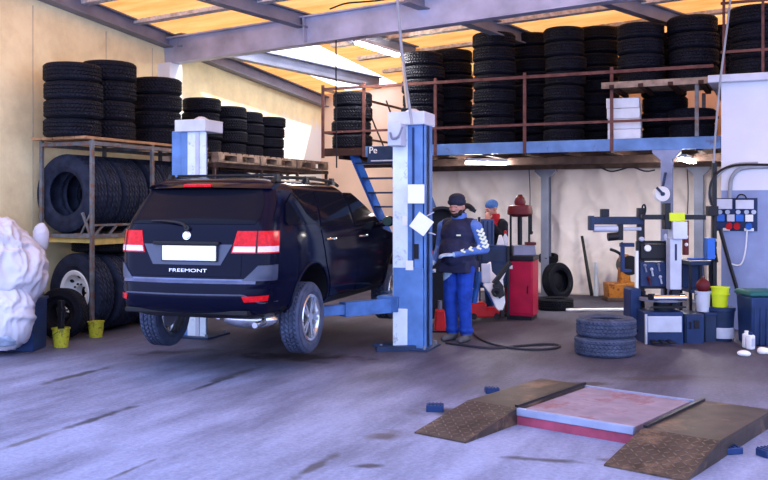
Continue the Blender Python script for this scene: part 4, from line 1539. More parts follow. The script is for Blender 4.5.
# ---------------------------------------------------------------- mechanic with the dark cap
g = G(459, 341)
facing = Vector((-.20, -.97, 0)).normalized()
rz = math.atan2(-facing.x, facing.y)
man = thing('person', 'person in dark cap, navy vest and blue work trousers standing beside the lift column', 'person', (g.x, g.y, 0), rz)
mb = MB()
hipz = .92
legs = []
for s_ in (-1, 1):
    h, k, a = Vector((s_ * .085, 0, hipz)), Vector((s_ * .088, .03, .50)), Vector((s_ * .085, -.01, .10))
    legs.append((h, k, a))
    mb.capsule(h, k, .105, .078)
    mb.capsule(k, a, .074, .068)
    mb.ball(k.lerp(a, .25) + Vector((0, -.025, 0)), (.062, .066, .12))
    mb.ball(a + Vector((0, 0, .04)), (.078, .085, .06))
    mb.capsule(a + Vector((s_ * .005, .0, -.052)), a + Vector((s_ * .022, .15, -.062)), .046, .038)
    mb.ball(a + Vector((0, -.03, -.05)), (.046, .055, .046))
mb.ball((0, -.01, .93), (.175, .135, .14))
mb.ball((0, .035, 1.10), (.185, .165, .20))
mb.ball((0, .01, 1.30), (.195, .140, .20))
mb.capsule((-.165, -.01, 1.425), (.165, -.01, 1.425), .070)
mb.capsule((0, -.015, 1.44), (0, .015, 1.58), .064, .056)
hc = Vector((0, .045, 1.635))
hr = head(mb, hc, R(8), R(-4))
LS, LE, LWr = Vector((-.205, -.01, 1.40)), Vector((-.30, -.03, 1.13)), Vector((-.075, .20, 1.07))
RS, RE, RWr = Vector((.205, -.01, 1.40)), Vector((.275, -.06, 1.14)), Vector((.25, .12, .97))
for a_, b_, c_ in ((LS, LE, LWr), (RS, RE, RWr)):
    mb.capsule(a_, b_, .070, .056)
    mb.capsule(b_, c_, .054, .038)
hand(mb, LWr + (LWr - LE).normalized() * .02, (LWr - LE) + Vector((.02, 0, .06)), (.6, .2, -.7), .55, 1)
hand(mb, RWr + (RWr - RE).normalized() * .02, (RWr - RE), (-.6, .2, -.7), .8, -1)


def cls(p):
    if (p - hc).length < .16 and p.z > 1.545:
        return 0
    for w_, e_ in ((LWr, LE), (RWr, RE)):
        d_ = (w_ - e_).normalized()
        if (p - w_).dot(d_) > .012 and (p - w_).length < .26:
            return 4
    if seg_dist(p, LS, LE) < .085 or seg_dist(p, LE, LWr) < .075 or seg_dist(p, RS, RE) < .085 or seg_dist(p, RE, RWr) < .075:
        return 1
    if p.z > 1.545:
        return 0
    if p.z > .95:
        return 1
    if p.z < .095:
        return 3
    return 2


remeshed(mb, 'body', ['skin', 'jacket', 'trousers', 'shoe', 'glove'], .0075, 4, man, cls)
v_ = MB()
v_.ball((0, -.01, .95), (.198, .165, .15))
v_.ball((0, .04, 1.10), (.208, .190, .22))
v_.ball((0, .012, 1.30), (.210, .165, .21))
v_.capsule((-.14, -.012, 1.425), (.14, -.012, 1.425), .082)
v_.capsule((0, -.02, 1.45), (0, -.005, 1.53), .085, .078)
v_.b2((-.175, -.13, .84), (.175, .15, .98))
vo = remeshed(v_, 'vest', ['vest'], .009, 5, man)
MB().box((-.105, .183, 1.30), (.045, .01, .018), Matrix.Rotation(R(20), 3, 'Z')).build('badge', 'reflect', vo)
# collar
MB().lathe([(.080, 1.485), (.088, 1.53), (.082, 1.565), (.070, 1.565), (.068, 1.50)], (0, -.0, 0), seg=24, closed=True).build('collar', 'jacket', man)
# reflective chevrons on the left sleeve
for k in range(5):
    t = .18 + k * .17
    c_ = LS.lerp(LE, t)
    n_ = Vector((-.80, .60, 0)).normalized()
    ax = (LE - LS).normalized()
    sd_ = ax.cross(n_)
    rr = .070 + (.056 - .070) * t + .004
    pc = c_ + n_ * rr
    MB().beam(pc - sd_ * .036 - ax * .02, pc + ax * .02, .024, .014, up=n_).beam(pc + ax * .02, pc + sd_ * .036 - ax * .02, .024, .014, up=n_).build('reflective_mark', 'reflect', man)
for k in range(3):
    t = .2 + k * .27
    c_ = LE.lerp(LWr, t)
    n_ = Vector((-.35, .62, .6)).normalized()
    ax = (LWr - LE).normalized()
    pc = c_ + n_ * (.054 + (.038 - .054) * t + .004)
    sd_ = ax.cross(n_)
    MB().beam(pc - sd_ * .03 - ax * .018, pc + ax * .018, .022, .014, up=n_).beam(pc + ax * .018, pc + sd_ * .03 - ax * .018, .022, .014, up=n_).build('reflective_mark', 'reflect', man)
cp = MB()
H_ = lambda p: hc + hr @ Vector(p)
cp.ball(H_((0, -.012, .062)), (.090, .110, .078), hr, 24, 14)
cp.ball(H_((0, -.010, .105)), (.088, .104, .068), hr, 24, 14)
cp.lathe([(.088, -.018), (.098, -.012), (.100, .022), (.092, .030), (.080, .02), (.080, -.018)], H_((0, -.004, .055)), hr @ Vector((0, 0, 1)), seg=28, closed=True)
co_ = remeshed(cp, 'cap', ['cap'], .007, 3, man)
bd = MB()
bd.ball(H_((0, .052, -.085)), (.046, .050, .040), hr)
for s_ in (-1, 1):
    bd.ball(H_((s_ * .050, .022, -.060)), (.022, .050, .045), hr)
bd.ball(H_((0, .092, -.046)), (.030, .012, .007), hr)
bd.ball(H_((0, .088, -.092)), (.028, .018, .022), hr)
remeshed(bd, 'beard', ['hair'], .006, 2, man)
MB().ball(H_((0, -.060, -.02)), (.075, .060, .06), hr).build('hair', 'hair', man)
for s_ in (-1, 1):
    MB().ball(H_((s_ * .030, .083, .006)), (.012, .007, .007), hr).build('eye', 'black_plastic', man)

# ---------------------------------------------------------------- second person, blue beanie, behind the machines
p = P(494, 330, 13.75)
facing = Vector((.0, -1, 0)) * .8 + Vector((-.45, 0, 0))
rz = math.atan2(-facing.x, facing.y)
man2 = thing('person', 'person in blue beanie and black jacket with red collar, hand raised to the face', 'person', (p.x, p.y, 0), rz)
mb = MB()
for s_ in (-1, 1):
    h, k, a = Vector((s_ * .09, 0, .90)), Vector((s_ * .11, .02, .49)), Vector((s_ * .115, -.01, .10))
    mb.capsule(h, k, .095, .07)
    mb.capsule(k, a, .068, .06)
    mb.capsule(a + Vector((0, 0, -.052)), a + Vector((s_ * .02, .15, -.062)), .046, .038)
mb.ball((0, -.01, .93), (.165, .13, .13))
mb.ball((0, .02, 1.10), (.17, .14, .20))
mb.ball((0, .01, 1.28), (.19, .135, .19))
mb.capsule((-.17, -.01, 1.395), (.17, -.01, 1.395), .068)
mb.capsule((0, -.01, 1.40), (0, .015, 1.55), .062, .054)
hc2 = Vector((0, .05, 1.605))
hr2 = head(mb, hc2, R(-10), R(-12))
LS2, LE2, LW2 = Vector((-.21, 0, 1.37)), Vector((-.33, .10, 1.16)), Vector((-.13, .23, 1.42))
RS2, RE2, RW2 = Vector((.21, 0, 1.37)), Vector((.27, .02, 1.10)), Vector((.16, .22, 1.02))
for a_, b_, c_ in ((LS2, LE2, LW2), (RS2, RE2, RW2)):
    mb.capsule(a_, b_, .072, .058)
    mb.capsule(b_, c_, .056, .040)
hand(mb, LW2 + (LW2 - LE2).normalized() * .02, (.45, -.25, .85), (.5, -.8, -.2), .6, 1)
hand(mb, RW2 + (RW2 - RE2).normalized() * .02, (RW2 - RE2), (-.6, .2, -.7), .7, -1)


def cls2(p):
    for w_, e_ in ((LW2, LE2), (RW2, RE2)):
        d_ = (w_ - e_).normalized()
        if (p - w_).dot(d_) > .012 and (p - w_).length < .24 and not (w_ is LW2 and (p - hc2).length < .10):
            return 0
    if (p - hc2).length < .15 and p.z > 1.53:
        return 0
    if seg_dist(p, LS2, LE2) < .09 or seg_dist(p, LE2, LW2) < .08 or seg_dist(p, RS2, RE2) < .09 or seg_dist(p, RE2, RW2) < .08:
        return 1
    if p.z > 1.34 and abs(p.x) < .15:
        return 4
    if p.z > .92:
        return 1
    if p.z < .095:
        return 3
    return 2


remeshed(mb, 'body', ['skin', 'black_cloth', 'dark_blue', 'shoe', 'red_cloth'], .008, 4, man2, cls2)
H2 = lambda q: hc2 + hr2 @ Vector(q)
bn = MB()
bn.ball(H2((0, -.014, .060)), (.088, .106, .085), hr2, 24, 14)
bn.lathe([(.088, -.022), (.097, -.016), (.098, .02), (.090, .028), (.080, .02), (.080, -.02)], H2((0, -.006, .048)), hr2 @ Vector((0, -.12, 1)), seg=28, closed=True)
remeshed(bn, 'beanie', ['beanie'], .007, 3, man2)
MB().lathe([(.084, 1.44), (.094, 1.50), (.086, 1.535), (.074, 1.53), (.070, 1.46)], (0, .0, 0), seg=24, closed=True).build('collar', 'red_cloth', man2)
for s_ in (-1, 1):
    MB().box((s_ * .10, .135, 1.36), (.05, .02, .10)).build('chest_mark', 'red_cloth', man2, .004)
for s_ in (-1, 1):
    MB().ball(H2((s_ * .030, .083, .006)), (.012, .007, .007), hr2).build('eye', 'black_plastic', man2)

man.scale = (1.13, 1.13, 1.0)
# ================================================================ machines: local frame x to the image's right side, y away, built in metres from one scale
class K:
    def __init__(s, px, D, name, label, cat, rz=TH, group=None):
        s.px, s.D, s.k = px, D, D / F
        c = P(px, HZ, D)
        s.e = thing(name, label, cat, (c.x, c.y, 0), rz, group)

    def x(s, px): return (px - s.px) * s.k
    def z(s, py): return CH - (py - HZ) * s.k
    def p(s, px, py, y=0): return Vector((s.x(px), y, s.z(py)))

    def box(s, name, mats, x0, y0, x1, y1, d0, d1, bevel=.006, mb=None):
        b = (mb or MB()).b2((s.x(x0), d0, s.z(y1)), (s.x(x1), d1, s.z(y0)))
        return b.build(name, mats, s.e, bevel)


# ---------------------------------------------------------------- front pair of tyres on the floor
c = G(605, 354)
tyre('dusty', (c.x, c.y, 0), 'bluish black tyre lying on the open floor, lower of two', 'pair of tyres on the open floor', (0, 0, .3), (.92, .92, .88))
tyre('dusty', (c.x + .01, c.y + .01, .207), 'bluish black tyre lying on top of the one on the open floor', 'pair of tyres on the open floor', (0, 0, 1.3), (.90, .90, .88))

# ---------------------------------------------------------------- tyre changer with turntable
t = K(668, 10.75, 'tyre_changer', 'blue tyre changer with a turntable, white front panel and tall white tower', 'machine')
t.box('base_cabinet', 'mid_blue', 645, 312, 683, 345, -.02, .55, .012)
t.box('front_panel', 'light_grey', 647, 316, 681, 332, -.035, -.01)
t.box('panel_edge', 'light_grey', 644.5, 314, 646.5, 344, -.04, .0)
for px in (652, 660, 668):
    MB().beam(t.p(px, 341, -.16), t.p(px, 340, .02), .055, .02).box(t.p(px, 340.5, -.17), (.075, .06, .02)).build('pedal', 'black_metal', t.e, .004)
MB().cyl(t.p(667, 312, .2), t.p(667, 302, .2), .10, seg=24).build('spindle', 'black_metal', t.e)
tt = MB().cyl(t.p(667, 302, .2), t.p(667, 299.5, .2), .27, seg=40).build('turntable', 'steel_grey', t.e)
for k in range(4):
    a = PI / 4 + k * PI / 2
    q = t.p(667, 299, .2)
    MB().beam(q, q + Vector((math.cos(a), math.sin(a), 0)) * .28, .06, .03).box(q + Vector((math.cos(a) * .26, math.sin(a) * .26, .03)), (.06, .06, .06), a).build('jaw', 'black_metal', tt, .004)
MB().cyl(t.p(652, 297.5, -.05), t.p(685, 297.5, -.05), .034, seg=18).build('roller_bar', 'chrome', t.e)
MB().box(t.p(668, 307, -.01), (.42, .03, .02)).build('tool_rail', 'black_metal', t.e)
# dark frame with instruments behind the table
fr = MB()
for px in (650, 679):
    fr.b2(t.p(px - 1.4, 312, .5), t.p(px + 1.4, 243, .56))
for py in (244, 262, 278, 291):
    fr.b2(t.p(650, py + 1.6, .5), t.p(679, py - 1.6, .56))
fr = fr.build('frame', 'black_metal', t.e, .004)
t.box('instrument_box', 'black_plastic', 652, 246, 677, 261, .46, .58)
t.box('tool_tray', 'dark_blue', 652, 265, 678, 290, .48, .60)
for (px, py, mk) in ((656, 268, 'steel_grey'), (663, 272, 'light_grey'), (670, 267, 'steel_grey'), (660, 281, 'dark_red'), (672, 280, 'light_grey')):
    MB().tube([t.p(px, py, .46), t.p(px + 1.5, py + 7, .455)], .011, 6).ball(t.p(px, py, .455), .022, seg=10, rings=6).build('hand_tool', mk, t.e)
MB().lathe([(0, .03), (.036, .03), (.042, .02), (.042, 0)], t.p(658.5, 250, .45), (0, -1, 0), seg=24).build('pressure_dial', 'paper', t.e)
# white tower with a slot
tw = t.box('tower', 'light_grey', 678, 239, 690, 292, .30, .46, .008)
t.box('tower_slot', 'slate_blue', 683, 245, 685, 262, .292, .302, .002)
t.box('tower_sleeve', 'cap_white', 680, 222, 695, 240, .26, .46, .008)
MB().b2(t.p(681, 312, .34), t.p(689, 290, .44)).build('tower_foot', 'black_metal', t.e, .004)
# cross arm with a green and yellow block and its black ends
MB().b2(t.p(650, 220, .33), t.p(716, 215, .40)).build('cross_arm', 'black_metal', t.e, .004)
t.box('arm_block', 'lime', 677, 213, 693, 221.5, .28, .42)
t.box('arm_head', 'black_metal', 673, 203, 679, 230, .30, .44)
MB().ball(t.p(675, 238, .36), (.022, .022, .04)).build('arm_knob', 'light_grey', t.e)
t.box('oil_tank', 'dark_red', 696, 221, 701, 257, .42, .50)
for py in (238, 246):
    MB().ball(t.p(698, py, .41), .022, seg=12, rings=8).build('valve', 'paper', t.e)
# rear tool cabinet right of it
t2 = K(694, 10.85, 'tool_cabinet', 'blue grey steel cabinet standing beside the tyre changer pedals', 'cabinet')
t2.box('body', 'slate_blue', 684, 314, 704, 347, -.02, .40, .01)
d = t2.box('door', 'mid_blue', 685.5, 316, 702.5, 345, -.035, -.02, .004)
t2.box('switch', 'black_plastic', 693, 320, 698, 328, -.05, -.034, .003)
MB().tube([t2.p(689, 322, -.035), t2.p(689, 322, -.06), t2.p(689, 328, -.06), t2.p(689, 328, -.035)], .008, 6).build('handle', 'black_metal', t2.e)

# ---------------------------------------------------------------- helper arm post
h = K(644, 10.95, 'helper_arm', 'dark post with a swing arm, air cylinder and motor next to the tyre changer', 'machine')
h.box('post', 'black_metal', 645.5, 208, 652, 332, .30, .40, .006)
h.box('white_strip', 'paper', 642.2, 252, 645.2, 300, .285, .33, .002)
h.box('side_cabinet', 'mid_blue', 634, 290, 645, 328, .15, .50, .02)
b = MB().b2(h.p(597, 225, .26), h.p(650, 217, .38)).b2(h.p(595, 231, .24), h.p(599, 216, .40))
b.build('swing_arm', 'slate_blue', h.e, .006)
h.box('arm_clamp', 'black_metal', 607, 209, 615, 217, .27, .37)
MB().cyl(h.p(599, 229.5, .30), h.p(624, 229.5, .30), .04, seg=18).cyl(h.p(624, 229.5, .30), h.p(648, 229.5, .30), .022, seg=12).build('air_cylinder', 'light_grey', h.e)
MB().cyl(h.p(614, 238, .30), h.p(625, 237, .30), .05, seg=18).b2(h.p(624, 241, .26), h.p(629, 225, .34)).build('motor', 'black_plastic', h.e)
MB().tube([h.p(650, 215, .3), h.p(649, 206, .3), h.p(652, 204, .3), h.p(653, 210, .3), h.p(651, 217, .3)], .012, 8, smooth=2).build('hose_loop', 'black_plastic', h.e)
MB().ball(h.p(648, 240, .27), (.035, .035, .03)).build('joint_cover', 'light_grey', h.e)
b = MB().b2(h.p(627, 248, .28), h.p(641, 244, .36)).b2(h.p(628, 272, .28), h.p(631, 244, .36)).b2(h.p(628, 274, .28), h.p(638, 271, .36))
b.build('lower_bracket', 'mid_blue', h.e, .004)
MB().b2(h.p(634, 334, .1), h.p(652, 331, .55)).build('foot', 'black_metal', h.e, .004)

# second dark pole with hoses beside the office corner
q = K(715, 11.6, 'control_pole', 'black pole with hoses and a blue box at the corner of the white office', 'pole')
q.box('pole', 'black_metal', 712.5, 163, 716.5, 330, -.02, .04, .004)
q.box('junction_box', 'black_plastic', 707, 206, 717, 216, -.06, .05)
q.box('blue_box', 'bright_blue', 705, 238, 713, 259, -.08, .04)
q.box('foot', 'black_metal', 708, 328, 722, 332, -.1, .1)
MB().tube([q.p(711, 205, -.05), q.p(708, 195, -.05), q.p(709, 182, -.05), q.p(718, 170, -.05), q.p(735, 164.5, -.05), q.p(768, 165, -.05)], .016, 8, smooth=3).build('hose', 'black_plastic', q.e)
MB().tube([q.p(714, 216, -.04), q.p(712, 228, -.06), q.p(713, 246, -.07), q.p(716, 262, -.05)], .013, 8, smooth=2).build('hose', 'black_plastic', q.e)
b = MB()
for py in (240, 248, 256):
    b.ball(q.p(714.5, py, -.045), .02, seg=8, rings=6)
b.build('fitting', 'light_grey', q.e)

# bench behind the machines with bits on it
n = K(701, 11.7, 'work_bench', 'dark blue work bench between the tyre changer tower and the office wall', 'bench')
n.box('top', 'slate_blue', 689, 261, 714, 265, -.05, .45)
n.box('lower_shelf', 'dark_blue', 690, 290, 713, 293, -.02, .42)
for px in (691, 711):
    for yy in (0, .38):
        MB().b2(n.p(px - 1.3, 333, yy), n.p(px + 1.3, 264, yy + .04)).build('leg', 'black_metal', n.e)
n.box('back_panel', 'mid_blue', 689, 264, 714, 292, .40, .44)
b = MB().tube([n.p(690, 259.3, .1), n.p(698, 259.3, .0), n.p(706, 259.3, .12), n.p(712, 259.2, .02)], .014, 6, smooth=2)
o = b.build('coiled_hose', 'bright_blue'); o.location = n.e.location; o.rotation_euler = n.e.rotation_euler
tag(o, 'short blue hose lying on the dark work bench by the office corner', 'hose')

# buckets and bins at the office wall
w = K(707, 10.95, 'pedestal_box', 'narrow dark cabinet carrying the white bucket beside the blue grey cabinet', 'cabinet')
w.box('body', 'slate_blue', 704.5, 314, 716, 346, -.02, .30, .008)
w.box('lid', 'dark_blue', 704, 312.5, 716.5, 315, -.03, .31, .004)
bk = w.e.matrix_basis @ Vector((w.x(706.5), .12, w.z(312.5)))
bucket('bucket', bk, .088, .25, 'cap_white', 'white bucket standing on the narrow dark cabinet', handle=True)
o = MB().ball((0, 0, .09), (.085, .085, .09), seg=20, rings=12).lathe([(.03, .17), (.02, .2), (0, .2)], seg=12).build('oil_flask', 'dark_red')
o.location = (bk.x, bk.y, bk.z + .225)
tag(o, 'dull red round flask sitting in the mouth of the white bucket', 'flask')
s2 = K(726, 10.9, 'waste_bin', 'battered blue grey bin carrying the lime yellow bucket', 'bin')
MB().lathe([(0, .01), (.125, 0), (.13, .02), (.155, .36), (.165, .37), (.165, .39), (.145, .39), (.12, .03), (0, .03)], (0, .15, 0), seg=28).build('tub', 'slate_blue', s2.e)
MB().lathe([(0, .39), (.166, .39), (.166, .41), (0, .415)], (0, .15, 0), seg=28).build('lid', 'mid_blue', s2.e)
b = MB()
b.lathe([(.134, .04), (.151, .04), (.151, .16), (.140, .17)], (0, .15, 0), seg=28)
b.build('label_band', 'light_grey', s2.e)
bk = s2.e.matrix_basis @ Vector((s2.x(724), .13, .415))
yb = bucket('bucket', bk, .105, .245, 'lime', 'bright lime yellow bucket on top of the blue grey bin', handle=False)
MB().lathe([(.108, .15), (.115, .15), (.115, .165), (.108, .165)], seg=28, closed=True).build('rim_ring', 'lime', yb)
MB().tube([(.10, -.02, .22), (.16, -.03, .25), (.18, -.03, .20)], .012, 6, smooth=2).build('handle', 'mid_blue', yb)
gb = K(763, 10.6, 'wheelie_bin', 'dark blue bin with a green lid at the office wall', 'bin')
MB().box((.03, .2, .29), (.32, .42, .58), top=(1.12, 1.1)).build('tub', 'dark_blue', gb.e, .02)
MB().box((.03, .2, .615), (.42, .5, .06), top=(.92, .92)).build('lid', 'green_lid', gb.e, .02)
for px in (754, 760, 766):
    MB().b2(gb.p(px - .8, 345, -.035), gb.p(px + .8, 308, .0)).build('rib', 'mid_blue', gb.e)
# white cans and rags
for i, (px, py, lab) in enumerate(((746.5, 348, 'upright white plastic can on the floor beside the green lidded bin, nearer the tyre changer'), (750.5, 349.5, 'upright white plastic can on the floor touching the green lidded bin'))):
    c = G(px, py)
    e = thing('plastic_can', lab, 'can', c, TH + i * .5, 'white cans by the bin')
    MB().box((0, 0, .085), (.085, .075, .17)).build('body', 'foam', e, .018)
    MB().cyl((0, 0, .165), (0, 0, .20), .024, seg=14).build('cap', 'mid_blue' if i else 'paper', e)
    MB().box((0, -.039, .085), (.055, .004, .09)).build('label', 'light_grey', e)
for i, (px, py, lab) in enumerate(((744.5, 356, 'crumpled white rag on the floor before the two white cans'), (766, 353.5, 'crumpled white rag on the floor before the green lidded bin'))):
    c = G(px, py)
    lump('rag', (c.x, c.y, .028), (.075, .055, .032), 11 + i, .5, lab, 'paper', .1, 'rag', 'white rags on the floor', 3)

# ---------------------------------------------------------------- electrics on the office wall
c = V(736, 214, VCB)
el = thing('electrical_board', 'electrical panel with white boxes and red and blue sockets on the office wall', 'panel', (c.x, VCB, c.z), 0)
kk = 12.0 / F / .905
def ex_(px): return (px - 736) * kk
def ez_(py): return -(py - 214) * 12.0 / F
def eb(name, mk, x0, y0, x1, y1, d, bev=.006):
    return MB().b2((ex_(x0), -d, ez_(y1)), (ex_(x1), -.0, ez_(y0))).build(name, mk, el, bev)
eb('board', 'mid_blue', 718, 198, 754, 231, .02)
eb('breaker_box', 'cap_white', 719, 199, 733, 209, .10)
eb('breaker_box', 'cap_white', 736, 200, 751, 209, .10)
for px in (722.5, 729, 738, 745, 751):
    o = MB().cyl((ex_(px), -.02, ez_(212)), (ex_(px), -.055, ez_(212)), .03, seg=16).build('switch_knob', 'light_grey', el)
for (x0, mk) in ((720, 'bright_blue'), (728.5, 'light_grey'), (736, 'bright_blue'), (744, 'paper')):
    eb('socket', mk, x0, 214.5, x0 + 6.5, 221.5, .06, .004)
for (px, mk) in ((730.5, 'red'), (737, 'red'), (747, 'bright_blue')):
    MB().cyl((ex_(px), -.02, ez_(225)), (ex_(px), -.10, ez_(226.5)), .038, .042, seg=18).build('plug_socket', mk, el)
eb('bottom_box', 'paper', 725, 228, 731, 231, .05, .004)
eb('bottom_box', 'paper', 743, 228, 751, 231, .05, .004)
wv = VCB - .03
wire('conduit', [V(x, y, wv) for x, y in ((730, 198), (730, 188), (731, 178), (737, 170), (745, 167), (780, 166))], .028, 'cable_grey', 'grey conduit curving up from the socket panel along the office wall', 'conduit', 3)
wire('conduit', [V(x, y, wv - .02) for x, y in ((712, 205), (709, 195), (713, 180), (722, 170), (735, 164), (758, 163.5))], .024, 'cable_grey', 'outer grey conduit bending over the socket panel beside the black pole', 'conduit', 3)
wire('socket_cable', [V(x, y, wv - .02) for x, y in ((736, 200), (739, 194), (745, 195), (747, 200))], .01, 'black_plastic', 'small black cable looping over the socket panel')
wire('white_cable', [V(x, y, VCB - .06) for x, y in ((747, 231), (746, 248), (743, 262), (739, 266), (731, 264), (729, 262))], .010, 'paper', 'thin white cable dropping from the socket panel')
wire('rubber_cable', [V(720, 229, VCB - .08), V(729, 262, VCB - .10), V(738, 292, VCB - .12), V(744, 318, VCB - .16), Vector((V(749, 330, VCB - .25).x, VCB - .25, .03))], .026, 'black_plastic',
     'thick black cable slanting down the office wall to the floor', 'cable', 2)

# roller on the mezzanine column
c = V(662, 194, VM - .12)
e = thing('cable_reel', 'white round reel on a bracket at the platform column above the tyre changer', 'reel', c, TH)
MB().lathe([(.03, -.03), (.10, -.03), (.105, -.02), (.105, .0), (.08, .01), (.08, .05), (.105, .06), (.105, .08), (.03, .08)], (0, 0, 0), (0, 1, 0), seg=36, closed=True).build('drum', 'paper', e)
MB().cyl((0, -.05, 0), (0, .1, 0), .028, seg=14).beam((0, .03, 0), (.06, .03, .30), .03, .03).beam((.0, -.045, .0), (-.09, -.045, .09), .02, .03).build('bracket', 'slate_blue', e)

# ================================================================ middle machines
# black guard and wheel balancer behind the mechanic
b = K(450, 12.4, 'wheel_balancer', 'black wheel balancer with an arched hood, half hidden by the mechanic in the cap', 'machine')
hood = MB()
pr = [(math.cos(a) * .30, math.sin(a) * .30) for a in [R(-20) + R(220) * i / 24 for i in range(25)]]
pr2 = [(x * .86, z * .86) for x, z in pr][::-1]
hood.prism(pr + pr2, b.p(442, 228, -.12), (1, 0, 0), (0, 0, 1), (0, .30, 0))
hood.prism(pr, b.p(442, 228, .14), (1, 0, 0), (0, 0, 1), (0, .03, 0))
hood.build('hood', 'black_plastic', b.e, .006)
MB().b2(b.p(431, 318, -.1), b.p(447, 232, .35)).build('cabinet', 'black_metal', b.e, .012)
MB().b2(b.p(447, 318, .05), b.p(470, 262, .38)).build('rear_cabinet', 'dark_blue', b.e, .012)
b_ = MB().tube([b.p(458, 222, .05), b.p(462, 208, .05), b.p(468, 205, .05), b.p(474, 210, .05)], [.05, .045, .04, .03], 10, smooth=2).box(b.p(473, 210, .05), (.09, .06, .05), Matrix.Rotation(R(25), 3, 'Y'))
b_.build('hood_handle', 'black_plastic', b.e)
for px, py in ((433, 262), (434, 270), (433, 252)):
    MB().box(b.p(px, py, -.11), (.035, .02, .045)).build('switch', 'red' if py != 270 else 'paper', b.e)
MB().cyl(b.p(440, 246, -.1), b.p(440, 246, -.32), .022, seg=12).cyl(b.p(440, 246, -.1), b.p(440, 246, -.14), .07, seg=20).build('shaft', 'steel_grey', b.e)

# blue panelled tool trolley between the two men
b = K(484, 13.0, 'tool_trolley', 'dark blue panelled tool trolley standing between the two people', 'trolley')
for (x0, x1) in ((467, 477), (481, 494)):
    b.box('panel', 'panel_blue', x0, 219, x1, 246, -.02, .05)
    for k in range(3):
        px = x0 + (x1 - x0) * (k + .5) / 3
        b.box('panel_rib', 'mid_blue', px - .7, 221, px + .7, 244, -.035, -.02, .002)
b.box('cabinet', 'dark_blue', 468, 246, 508, 284, .02, .45, .01)
b.box('drawer', 'slate_blue', 482, 249, 506, 262, .0, .02, .004)
b.box('drawer', 'slate_blue', 482, 265, 506, 281, .0, .02, .004)
for px in (479, 508):
    MB().b2(b.p(px - 1.2, 316, -.04), b.p(px + 1.2, 217 if px == 479 else 246, .0)).build('upright', 'black_metal', b.e)
b.box('base', 'black_metal', 468, 284, 508, 288, .0, .45)
for px in (470, 506):
    for yy in (.08, .38):
        MB().cyl(b.p(px, 314.2, yy) - Vector((.02, 0, 0)), b.p(px, 314.2, yy) + Vector((.02, 0, 0)), .045, seg=16).b2(b.p(px - .8, 313, yy - .015), b.p(px + .8, 287, yy + .015)).build('caster', 'black_plastic', b.e)
c = b.e.matrix_basis @ Vector((b.x(506), -.02, b.z(246)))

# things on the trolley: white rag and a spray bottle
o = MB().box((0, 0, .075), (.12, .03, .15), top=(.35, 1)).build('paper_pack', 'paper', bevel=.01)
o.location = b.e.matrix_basis @ Vector((b.x(501), .07, b.z(245.5)))
o.rotation_euler = (0, 0, TH)
tag(o, 'white folded paper standing on the blue trolley in front of the beanie wearer', 'paper')
e = thing('spray_bottle', 'clear bottle with red cap standing on the trolley beside the red cabinet', 'bottle', b.e.matrix_basis @ Vector((b.x(506.5), .12, b.z(245.8))), 0)
MB().lathe([(0, 0), (.035, 0), (.038, .01), (.038, .12), (.015, .16), (.015, .18)], seg=20).build('body', 'cap_white', e)
MB().lathe([(.018, .17), (.02, .215), (.0, .22)], seg=14).build('cap', 'red', e)

# red floor jack with blue struts and a white body panel leaning on it
b = K(484, 12.6, 'floor_jack', 'red floor jack with blue struts in front of the trolley', 'jack')
b.box('chassis', 'red', 470, 303, 486, 316.5, -.1, .3, .015)
b.box('side_rail', 'red', 484, 309, 499, 316, -.1, -.05, .01)
b.box('side_rail', 'red', 484, 309, 499, 316, .25, .30, .01)
for yy in (-.12, .32):
    for px in (473, 496):
        MB().cyl(b.p(px, 315.3, yy - .02), b.p(px, 315.3, yy + .02), .044, seg=18).build('wheel', 'black_plastic', b.e)
MB().beam(b.p(472, 309, -.05), b.p(480, 272, .05), .07, .06).build('strut', 'bright_blue', b.e, .01)
MB().beam(b.p(497, 307, -.05), b.p(483, 281, .05), .07, .06).build('strut', 'bright_blue', b.e, .01)
MB().cyl(b.p(478, 305, .1), b.p(479, 268, .1), .022, seg=12).build('piston', 'cap_white', b.e)
b = K(500, 12.25, 'body_panel', 'white and black car bumper part leaning by the red cabinet', 'car part')
pv = [(487, 265), (492, 262), (493, 272), (500, 279), (509, 263), (510.5, 266), (504, 280), (506, 303), (502, 314), (496, 308), (490, 294), (484, 286)]
MB().prism([(b.x(x), b.z(y)) for x, y in pv], (0, 0, 0), (1, .12, 0), (0, .15, 1), (0, .06, 0)).build('panel', 'paper', b.e, .012)
pv = [(493, 285), (500, 281), (504, 286), (505, 296), (500, 299), (495, 293)]
MB().prism([(b.x(x), b.z(y)) for x, y in pv], (0, -.03, 0), (1, .12, 0), (0, .15, 1), (0, .03, 0)).build('vent', 'black_plastic', b.e, .006)
MB().beam(b.p(493, 283, -.08), b.p(510, 262, -.04), .09, .05).build('edge_strip', 'black_plastic', b.e, .006)
MB().lathe([(.03, 0), (.065, 0), (.065, .05), (.03, .05)], b.p(496, 292, -.06), (0, 1, 0), seg=20, closed=True).build('lamp_ring', 'black_plastic', b.e)
MB().b2(b.p(482, 283, .06), b.p(491, 264, .10)).build('mount_frame', 'cap_white', b.e, .01)
MB().b2(b.p(500, 317.5, -.06), b.p(503, 310, .08)).build('foot', 'black_plastic', b.e, .006)
c = P(440, 310, 11.9)
e = thing('bottle_jack', 'small red jack on the floor between the lift column and the mechanic', 'jack', (c.x, c.y, 0), TH)
MB().box((0, 0, .14), (.16, .30, .28), top=(.7, .8)).build('body', 'red', e, .015)
MB().cyl((0, 0, .28), (0, 0, .40), .03, seg=14).build('ram', 'steel_grey', e)
MB().box((0, 0, .012), (.22, .34, .024)).build('base', 'black_metal', e)

